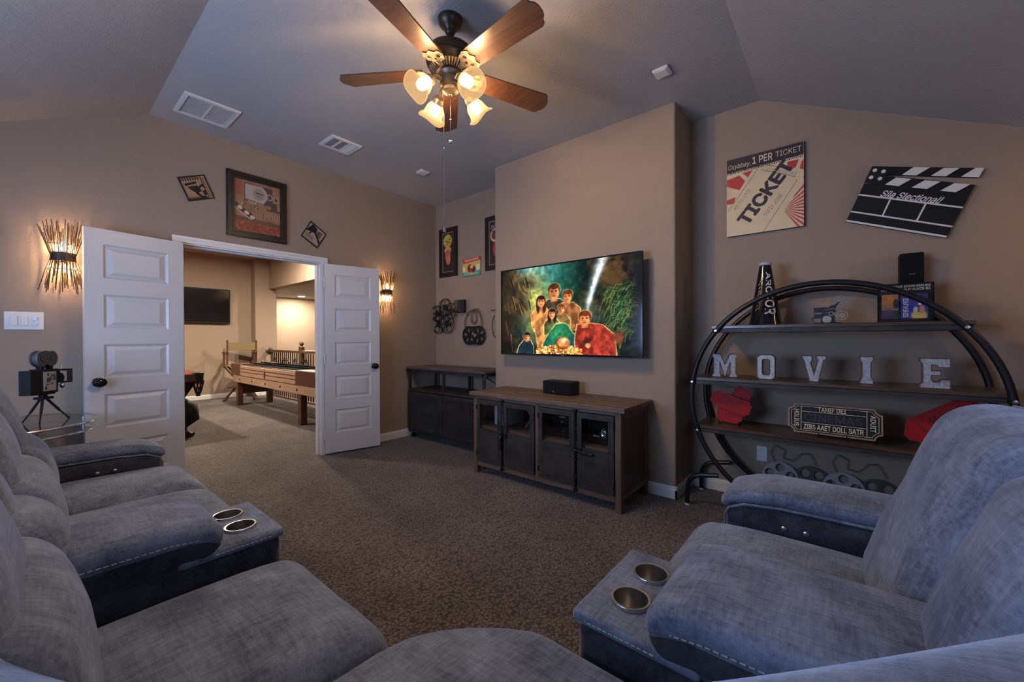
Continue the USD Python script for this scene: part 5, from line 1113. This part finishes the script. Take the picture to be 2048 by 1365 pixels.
def cinema_sign():
    w, h = .468, .190
    t = thing('cinema_plaque', 'black ticket-shaped cinema plaque with cream edge on the lowest shelf', 'plaque', (4.290, -.375, .628), -1, None, -8)
    g = affinity.translate(ticket_shape(w, h, .034), 0, h / 2); part(t, 'back_board', plate(g, .0, .012), M['oak_edge'], False, label='cream edge board')
    g2 = g.buffer(-.010); part(t, 'face', plate(g2, -.004, .0), M['black'], False)
    ln = [g2.buffer(-.007).difference(g2.buffer(-.0095))]
    for x in (-.162, .162): ln.append(sbox(x - .0018, .018, x + .0018, h - .018))
    for z in (.068, .140): ln.append(sbox(-.162, z - .0015, .162, z + .0015))
    part(t, 'cream_line', plate(unary_union(ln), -.0048, -.004), M['cream_print'], False)
    y = -.004
    part(t, 'lettering', cat([T(text('ZIBS AAET DOLL SATR', .030, .0008, True, width=.295), -.148, y, .028), T(text('TANIF DEI', .026, .0008, True, width=.14), -.075, y, .146), RY(text('HOLIUS', .024, .0008, True, width=.11), 90).apply_translation((-.198, y, .150)), RY(text('ADUIT', .024, .0008, True, width=.10), 90).apply_translation((.178, y, .150))]), M['cream_print'], False)
    part(t, 'dark_lettering', T(text('CINEMAS', .044, .0008, True, width=.29), -.145, y, .082), M['dark_metal'], False)
M['oak_edge'] = plain('tan_board_edge', lin(150, 112, 84), 0.6)
cinema_sign()
def film_reels():
    t = thing('film_reel', 'pale grey film reel wall piece low behind the armrest, first in the row', 'wall art', (3.98, 0, .212), 0, 'film reels low on the right wall')
    part(t, 'front_plate', reel_plate(.112, 5, .27, .62, .13, -.040, -.036, .3), M['reel_grey'], False); part(t, 'rim', tube([(.112 * math.cos(a), -.038, .112 * math.sin(a)) for a in np.linspace(0, 2 * PI, 40, endpoint=False)], .0035, 6, closed=True), M['reel_grey'])
    part(t, 'back_plate', reel_plate(.112, 5, .27, .62, .13, -.014, -.010, .3), M['reel_grey'], False); part(t, 'hub', RX(cyl((0, 0, .001), (0, 0, .036), .022, 16), 90), M['reel_dark'])
    pts = [(-.03, .10), (-.06, .17), (-.03, .23), (.03, .20), (.02, .14), (.08, .13), (.13, .19), (.18, .20), (.22, .12)]
    part(t, 'film_strip', ladder_strip([(a, b) for a, b in zip(np.interp(np.linspace(0, 8, 60), range(9), [p[0] for p in pts]), np.interp(np.linspace(0, 8, 60), range(9), [p[1] for p in pts]))], .004, -.02, 34, .42), M['black_metal'])
    dup(t, (4.344, 0, .205), 0, 'pale grey film reel wall piece low behind the armrest, third in the row')
    t2 = thing('dark_film_reel', 'dark film reel wall piece between the two pale reels', 'wall art', (4.165, 0, .215), 0, 'film reels low on the right wall')
    part(t2, 'front_plate', reel_plate(.108, 5, .27, .62, .13, -.030, -.026, .9), M['reel_dark'], False); part(t2, 'rim', tube([(.108 * math.cos(a), -.028, .108 * math.sin(a)) for a in np.linspace(0, 2 * PI, 40, endpoint=False)], .0035, 6, closed=True), M['reel_dark'])
    part(t2, 'hub', RX(cyl((0, 0, .001), (0, 0, .028), .022, 16), 90), M['reel_dark'])
    dup(t2, (4.525, 0, .20), 0, 'dark film reel wall piece at the end of the reel row nearest the sofa back')
film_reels()
def outlet():
    t = thing('wall_outlet', 'white wall outlet under the lowest shelf of the round shelf', 'outlet', (3.86, 0, .30))
    part(t, 'plate', bx(-.035, .035, -.006, -.0005, 0, .115, .002), M['white'], False)
    for z in (.035, .08): part(t, 'socket', plate(disc(0, z, .016, 16), -.0075, -.005), M['white'], False); part(t, 'slot', cat([bx(s * .006 - .001, s * .006 + .001, -.008, -.007, z - .003, z + .005) for s in (-1, 1)]), M['black'], False)
outlet()

# ------------------------------------------------------------------ glass side table and model cine camera
def side_table():
    t = thing('side_table', 'round two-tier glass side table with chrome rims and black column', 'side table', (.46, -3.73, 0))
    for z, r in ((.742, .425), (.690, .415)):
        part(t, 'glass_top', lathe([(0, z - .008), (r - .004, z - .008), (r, z - .004), (r - .004, z), (0, z)], 56), M['tableglass'], 30)
        part(t, 'chrome_rim', tube([((r + .003) * math.cos(a), (r + .003) * math.sin(a), z - .005) for a in np.linspace(0, 2 * PI, 72, endpoint=False)], .0065, 8, closed=True), M['chrome'])
    part(t, 'column', cyl((0, 0, .02), (0, 0, .665), .034, 24), M['black'])
    part(t, 'hub', lathe([(0, .655), (.05, .658), (.09, .672), (.09, .681), (0, .681)], 24), M['black'])
    for k in range(4):
        a = k * PI / 2 + .4; part(t, 'spacer', cyl((.395 * math.cos(a), .395 * math.sin(a), .690), (.395 * math.cos(a), .395 * math.sin(a), .734), .008, 10), M['chrome'])
    part(t, 'base', lathe([(0, 0), (.22, 0), (.22, .010), (.10, .022), (.04, .03), (0, .03)], 36), M['black'])
side_table()
def cine_camera():
    t = thing('cine_camera', 'black and silver model cine camera on a tripod on the glass side table', 'model camera', (.50, -3.545, .7425), 48)
    UsdGeom.Xformable(t).AddScaleOp().Set(Gf.Vec3f(.78, .78, 1.03))
    bk, st = M['black'], M['reel_dark']
    zb = .175
    part(t, 'body', bx(-.045, .045, -.060, .075, zb, zb + .145, .004), bk, False)
    part(t, 'side_door', bx(.0452, .049, -.050, .052, zb + .014, zb + .130, .003), M['reel_grey'], False, label='pale engraved side plate')
    q = np.random.default_rng(2); ds = []
    for k in range(14): y, z = q.uniform(-.042, .042), q.uniform(zb + .025, zb + .12); a, b = q.uniform(.004, .012), q.uniform(.003, .010); ds.append(bx(.049, .0505, y - a, y + a, z - b, z + b))
    part(t, 'side_relief', cat(ds), M['reel_dark'], False, kind='stuff', label='small raised fittings on the side plate')
    part(t, 'film_magazine', bx(-.040, .040, -.140, -.061, zb - .004, zb + .140, .003), bk, False)
    for y in (-.022, .052):
        part(t, 'film_reel', RY(lathe([(0, -.028), (.046, -.028), (.048, -.022), (.048, -.014), (.040, -.012), (.040, .012), (.048, .014), (.048, .022), (.046, .028), (.030, .030), (.014, .026), (.014, .034), (0, .034)], 32), 90).apply_translation((.004, y - .012, zb + .208)), st)
        part(t, 'reel_arm', trimesh.convex.convex_hull(np.array([(sx * .016, y + a, z) for sx in (-1, 1) for a, z in ((-.030, zb + .20), (.020, zb + .20), (.010, zb + .144), (-.012, zb + .144))])), bk, False)
    for k in range(3): part(t, 'ridge', bx(.016, .022, -.040 + .013 * k, -.034 + .013 * k, zb + .150, zb + .200), M['dark_metal'], False)
    part(t, 'lens', RX(lathe([(0, 0), (.026, 0), (.026, .020), (.034, .024), (.034, .05), (.030, .056), (.030, .07), (.024, .072), (.020, .06), (0, .058)], 26), -90).apply_translation((0, .073, zb + .085)), bk)
    part(t, 'matte_box', cat([plate(sbox(-.050, -.038, .050, .046).difference(sbox(-.042, -.030, .042, .038)), .150, .190).apply_translation((0, 0, zb + .09)), bx(-.05, .05, .073, .190, zb + .136, zb + .139), bx(-.05, -.047, .08, .19, zb + .10, zb + .137)]), M['dark_metal'], False)
    part(t, 'rod', cat([cyl((.03, .075, zb + .045), (.03, .14, zb + .045), .003, 6), cyl((.02, .13, zb + .137), (.02, .13, zb + .165), .003, 6)]), M['steel'])
    part(t, 'focus_ball', T(trimesh.creation.icosphere(2, .018), .03, .125, zb + .036), M['chrome'])
    part(t, 'tripod_head', cat([cyl((0, 0, .150), (0, 0, zb), .024, 16), bx(-.035, .035, -.04, .05, .138, .152, .003), bx(-.045, .045, -.055, .05, zb - .008, zb, .002)]), bk)
    for k, (x, y) in enumerate(((.05, .155), (.075, -.115), (-.10, -.05))):
        d = np.array([x, y]) / 1.0
        part(t, 'tripod_leg', cat([bx(-.007, .007, -.007, .007, 0, 1).apply_transform(np.eye(4)) if False else cyl((d[0] * .12, d[1] * .12, .142), (d[0] * .62, d[1] * .62, .060), .0085, 6), cyl((d[0] * .50, d[1] * .50, .078), (d[0], d[1], .003), .005, 6), T(trimesh.creation.icosphere(1, .006), d[0], d[1], .006)]), bk)
cine_camera()

# ------------------------------------------------------------------ seating
def dashes(path, r=.0017, gap=.0155, ln=.0105):
    P = np.array(path, float); d = np.r_[0, np.cumsum(np.linalg.norm(np.diff(P, axis=0), axis=1))]; at = lambda s: np.array([np.interp(s, d, P[:, k]) for k in range(3)])
    return cat([cyl(at(s), at(s + ln), r, 5) for s in np.arange(0.004, d[-1] - ln, gap)])
def seat_parts(t, x0, x1, seed):
    w = x1 - x0; c = (x0 + x1) / 2; fb = M['fabric']
    s = rbox(w - .006, .82, .34, .10, 6, 12, (0, .0, .024), .012, seed, 3.2); V = s.vertices
    V[:, 2] -= .035 * np.clip((V[:, 1] - .20) / .21, 0, 1) ** 2.2 * (V[:, 2] > -.1)            # waterfall front
    s = T(s, c, .115, .325); part(t, 'seat', s, fb, True)
    part(t, 'footrest', T(rbox(w - .012, .16, .34, .05, 4, 8, (0, .012, 0), .006, seed + 9, 4), c, .430, .225), fb, True)
    return w, c
def back_parts(t, x0, x1, seed, lift=0.0, low=True):
    w = x1 - x0; c = (x0 + x1) / 2; fb = M['fabric']
    if not low:
        one = rbox(w + .004, .28, .72, .125, 6, 14, (0, .018, .012), .022, seed, 4.0)
        part(t, 'back_cushion', T(RX(one, 19), c, -.258, .700 + lift), fb, True)
    if low:
        lo = rbox(w - .004, .26, .40, .105, 6, 12, (0, .035, 0), .016, seed, 4.2); part(t, 'lumbar_cushion', T(RX(lo, 7), c, -.196, .600), fb, True)
    up = rbox(w + .004, .29, .44, .125, 6, 12, (0, .03, .012), .018, seed + 3, 4.2); V = up.vertices
    if low: part(t, 'head_cushion', T(RX(up, 18), c, -.322, .850 + lift), fb, True)
    part(t, 'back_shell', T(RX(rbox(w - .01, .16, .84, .06, 4, 8, (0, 0, 0), .006, seed + 6, 3), 12), c, -.455, .535), M['fabric'], True)
    pp = [(c - (w / 2 - .03) + (w - .06) * s, (-.362 if low else -.382) + .012 * math.sin(PI * s), (1.069 if low else 1.040) + lift + .010 * math.sin(PI * s)) for s in np.linspace(0, 1, 16)]
    part(t, 'top_piping', tube(pp, .0065, 6), M['fabric'], label='piping along the back top')
def arm_parts(t, x0, x1, inner, seed):
    """inner = +1 when the seat is on the +x side."""
    w = x1 - x0; c = (x0 + x1) / 2
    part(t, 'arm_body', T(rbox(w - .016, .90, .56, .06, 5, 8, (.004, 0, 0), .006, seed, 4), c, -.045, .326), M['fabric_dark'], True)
    pad = rbox(w, .925, .056, .027, 6, 12, (0, 0, .016), .008, seed + 2, 4); V = pad.vertices; V[:, 2] -= .050 * np.clip((V[:, 1] - .26) / .20, 0, 1) ** 2
    part(t, 'arm_pad', T(pad, c, -.045, .606), M['fabric'], True)
    xi = x1 if inner > 0 else x0
    part(t, 'inner_panel', T(rbox(.022, .66, .10, .010, 3, 6, (.008, 0, 0)), xi - inner * .014, .06, .520), M['fabric_dark'], True, label='dark inner panel of the arm')
    for y in (.19, .12): part(t, 'button', RY(lathe([(0, 0), (.010, 0), (.010, .003), (.006, .005), (0, .005)], 16), 90 * inner).apply_translation((xi + inner * .0055, y, .505)), M['steel'], label='silver recline button')
    k = [(xi - inner * .012, .400, .44), (xi - inner * .006, .400, .50), (xi - inner * .004, .385, .535), (xi - inner * .002, .33, .562), (xi - inner * .002, .20, .576), (xi - inner * .002, -.30, .581)]
    part(t, 'arm_piping', tube(k, .005, 6), M['fabric'], label='piping along the inner arm edge')
def console_parts(t, x0, x1, seed, yf=.50):
    w = x1 - x0; c = (x0 + x1) / 2
    body = T(rbox(w - .004, .96, .545, .055, 5, 10, (0, .012, .006)), c, yf - .48, .2825)
    cups = [(c - .072, yf - .105), (c + .072, yf - .105)]
    cut = cat([cyl((x, y, .49), (x, y, .75), .0425, 40) for x, y in cups])
    try: body = trimesh.boolean.difference([body] + [cyl((x, y, .482), (x, y, .75), .0440, 40) for x, y in cups], engine='manifold')
    except Exception as e: print('boolean', e)
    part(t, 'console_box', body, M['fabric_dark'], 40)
    part(t, 'console_top', lid_with_holes(w - .002, .31, cups, c, yf), M['fabric'], 40, label='padded cup shelf at the front of the console')
    for x, y in cups:
        part(t, 'cup_holder', lathe([(0, .490), (.040, .490), (.0425, .495), (.0425, .573), (.0435, .5765), (.0490, .577), (.0505, .5745), (.0505, .566), (.0440, .565), (.0435, .493), (0, .486)], 40).apply_translation((x, y, 0)), M['steel'], 40, label='steel cup holder')
    pad = rbox(w + .002, .84, .125, .055, 6, 14, (0, 0, .0), .006, seed, 4); V = pad.vertices; V[:, 2] -= .030 * np.clip((V[:, 1] - .30) / .12, 0, 1) ** 2
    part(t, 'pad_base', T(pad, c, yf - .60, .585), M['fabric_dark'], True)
    pad = rbox(w + .006, .846, .085, .040, 6, 14, (0, 0, .018), .010, seed, 4); V = pad.vertices; V[:, 2] -= .030 * np.clip((V[:, 1] - .30) / .12, 0, 1) ** 2
    part(t, 'console_pad', T(pad, c, yf - .60, .632), M['fabric'], True)
    for s in (-1, 1):
        e = c + s * (w / 2 - .004)
        e = c + s * (w / 2 + .004); pts = [(e - s * .050, yf - .176, .596), (e - s * .018, yf - .200, .602), (e - s * .002, yf - .25, .614), (e, yf - .32, .624), (e, yf - .60, .626), (e, yf - .92, .626)]
        part(t, 'stitching', dashes(pts), M['thread'], kind='stuff', label='pale stitches along the console pad')
        e = c + s * (w / 2 - .004); pts = [(e - s * .045, yf + .004, .546), (e - s * .012, yf - .008, .547), (e + s * .003, yf - .04, .548), (e + s * .003, yf - .22, .549)]
        part(t, 'stitching', dashes(pts, .0018, .014, .010), M['thread'], kind='stuff', label='pale stitches along the cup shelf')
def lid_with_holes(w, d, cups, c, yf):
    m = T(rbox(w, d, .034, .0165, 6, 10, (0, 0, .003)), c, yf - d / 2 + .004, .549)
    rr = sbox(c - w / 2 - .01, yf - d - .1, c + w / 2 + .01, yf + .012).buffer(-.05).buffer(.05, quad_segs=8)
    m = trimesh.boolean.intersection([m, flat(rr, .4, .8)], engine='manifold')
    return trimesh.boolean.difference([m] + [cyl((x, y, .45), (x, y, .75), .0445, 40) for x, y in cups], engine='manifold')
def left_sofa():
    t = thing('reclining_sofa', 'blue-grey three-seat recliner sofa along the near wall with console and cup holders', 'sofa', (2.10, -3.48, 0))
    part(t, 'plinth', bx(-1.22, 1.31, -.52, .36, .03, .26, .02), M['fabric_dark'], False)
    part(t, 'feet', cat([cyl((x, y, 0), (x, y, .04), .03, 12) for x in (-1.15, -.2, .7, 1.22) for y in (-.45, .28)]), M['black'], kind='stuff', label='short black feet')
    arm_parts(t, -1.26, -.98, 1, 3)
    seat_parts(t, -.98, -.385, 11); seat_parts(t, -.385, .285, 12); console_parts(t, .285, .665, 21, .47); seat_parts(t, .665, 1.315, 13)
    back_parts(t, -1.02, -.385, 31); back_parts(t, -.385, .285, 32); back_parts(t, .665, 1.315, 33)
    back_parts(t, .285, .665, 34, -.06)
left_sofa()
def right_sofa():
    t = thing('reclining_sofa', 'blue-grey recliner on the right with console and cup holders facing the doors', 'sofa', (4.35, -2.10, 0), 90)
    part(t, 'plinth', bx(-.62, .63, -.52, .36, .03, .26, .02), M['fabric_dark'], False)
    part(t, 'feet', cat([cyl((x, y, 0), (x, y, .04), .03, 12) for x in (-.55, .55) for y in (-.45, .28)]), M['black'], kind='stuff', label='short black feet')
    arm_parts(t, .375, .655, -1, 5)
    seat_parts(t, -.245, .375, 15); console_parts(t, -.630, -.245, 23, .545)
    back_parts(t, -.245, .405, 41, 0, False); back_parts(t, -.630, -.245, 43, -.03, False)
right_sofa()
def ring_points(poly, n):
    c = np.array(poly.centroid.coords[0]); out = []
    for a in np.linspace(0, 2 * PI, n, endpoint=False):
        d = np.array([math.cos(a), math.sin(a)]); g = LineString([c, c + d * 3]).intersection(poly.exterior); p = g if g.geom_type == 'Point' else list(g.geoms)[0]; out.append((p.x, p.y))
    return c, np.array(out)
def cushion_poly(poly, z0, z1, r, crown=.03, n=96):
    """A cushion with an arbitrary (star-shaped) outline, rounded edges and a crowned top."""
    c, R = ring_points(poly, n); rows = []; L = np.linalg.norm(R - c, axis=1)
    def row(ins, z): rows.append(np.column_stack([c + (R - c) * np.clip((L - ins) / L, 0, 1)[:, None], np.broadcast_to(z, n)]))
    for q in np.linspace(-90, 0, 5): row(r - r * math.cos(math.radians(q)), z0 + r + r * math.sin(math.radians(q)))
    for q in np.linspace(0, 90, 9): row(r - r * math.cos(math.radians(q)), z1 - r + r * math.sin(math.radians(q)))
    for f in (.15, .3, .45, .6, .75, .9, 1.0): rows.append(np.column_stack([c + (rows[13][:, :2] - c) * (1 - f), np.full(n, z1 + crown * (1 - (1 - f) ** 2))]))
    V = np.vstack(rows); F = []
    for i in range(len(rows) - 1):
        for k in range(n): l = (k + 1) % n; F += [[i * n + k, i * n + l, (i + 1) * n + k], [i * n + l, (i + 1) * n + l, (i + 1) * n + k]]
    return trimesh.Trimesh(V, F, process=False)
def wedge():
    o = np.array([4.0, -3.15])
    t = thing('sofa_corner_wedge', 'blue-grey curved corner seat joining the two recliner sofas', 'sofa corner', (o[0], o[1], 0))
    L = lambda p: (p[0] - o[0], p[1] - o[1])
    pg = Polygon([L(p) for p in ((3.452, -3.06), (3.470, -2.985), (3.510, -2.920), (3.570, -2.855), (3.640, -2.800), (3.710, -2.760), (3.780, -2.745), (3.86, -2.747), (4.15, -2.747), (4.40, -2.757), (4.40, -2.95), (4.20, -3.25), (3.90, -3.50), (3.62, -3.60), (3.445, -3.60), (3.445, -3.20))]).buffer(.10).buffer(-.10).difference(sbox(3.74 - 4.0, -2.752 + 3.15, 5 - 4.0, -2 + 3.15)).buffer(-.05).buffer(.05)
    part(t, 'seat', cushion_poly(pg, .20, .503, .048, .030), M['fabric'], True)
    part(t, 'base', flat(pg.buffer(-.02), .04, .24), M['fabric_dark'], 30)
    part(t, 'feet', cat([cyl((x, y, 0), (x, y, .045), .03, 12) for x, y in (L((3.60, -3.02)), L((3.85, -2.86)), L((4.25, -2.90)), L((3.60, -3.45)))]), M['black'], kind='stuff', label='short black feet')
    pb = np.array(pg.buffer(-.016).exterior.coords); part(t, 'seat_piping', tube([(x, y, .420) for x, y in pb[:-1]], .007, 6, closed=True), M['fabric'], label='piping round the seat edge')
    from scipy.interpolate import splprep, splev
    P = np.array([L(p) for p in ((3.475, -3.685), (3.80, -3.575), (4.10, -3.355), (4.37, -3.07), (4.55, -2.86))]); tck, _ = splprep(P.T, s=0); u = np.linspace(0, 1, 40); C = np.array(splev(u, tck)).T; D = np.array(splev(u, tck, der=1)).T; D /= np.linalg.norm(D, axis=1, keepdims=True); N = np.stack([D[:, 1], -D[:, 0]], 1)
    pr = [(-.150, .44), (-.155, .52), (-.140, .62), (-.105, .72), (-.075, .80), (-.040, .88), (.0, .935), (.05, .962), (.105, .965), (.16, .945), (.205, .90), (.23, .80), (.235, .60), (.225, .35), (.10, .34), (-.05, .40)]
    pr = np.array(pr); pc = pr.mean(0); V = []; m = len(pr)
    for i in range(len(u)):
        e = min(u[i], 1 - u[i]) / .06; k = math.sqrt(max(0, 1 - max(0, 1 - e) ** 2)); k = .45 + .55 * k
        for d, z in pc + (pr - pc) * k: V.append((C[i, 0] + N[i, 0] * d, C[i, 1] + N[i, 1] * d, z))
    V += [(*(C[0] + N[0] * pc[0]), pc[1]), (*(C[-1] + N[-1] * pc[0]), pc[1])]; F = []
    for i in range(len(u) - 1):
        for k in range(m): l = (k + 1) % m; F += [[i * m + k, (i + 1) * m + k, i * m + l], [i * m + l, (i + 1) * m + k, (i + 1) * m + l]]
    for k in range(m): l = (k + 1) % m; F += [[len(V) - 2, k, l], [len(V) - 1, (len(u) - 1) * m + l, (len(u) - 1) * m + k]]
    b = trimesh.Trimesh(np.array(V), F, process=False); trimesh.repair.fix_normals(b)
    b = b.subdivide(); b = trimesh.smoothing.filter_laplacian(b, iterations=3)
    part(t, 'backrest', b, M['fabric'], True)
wedge()
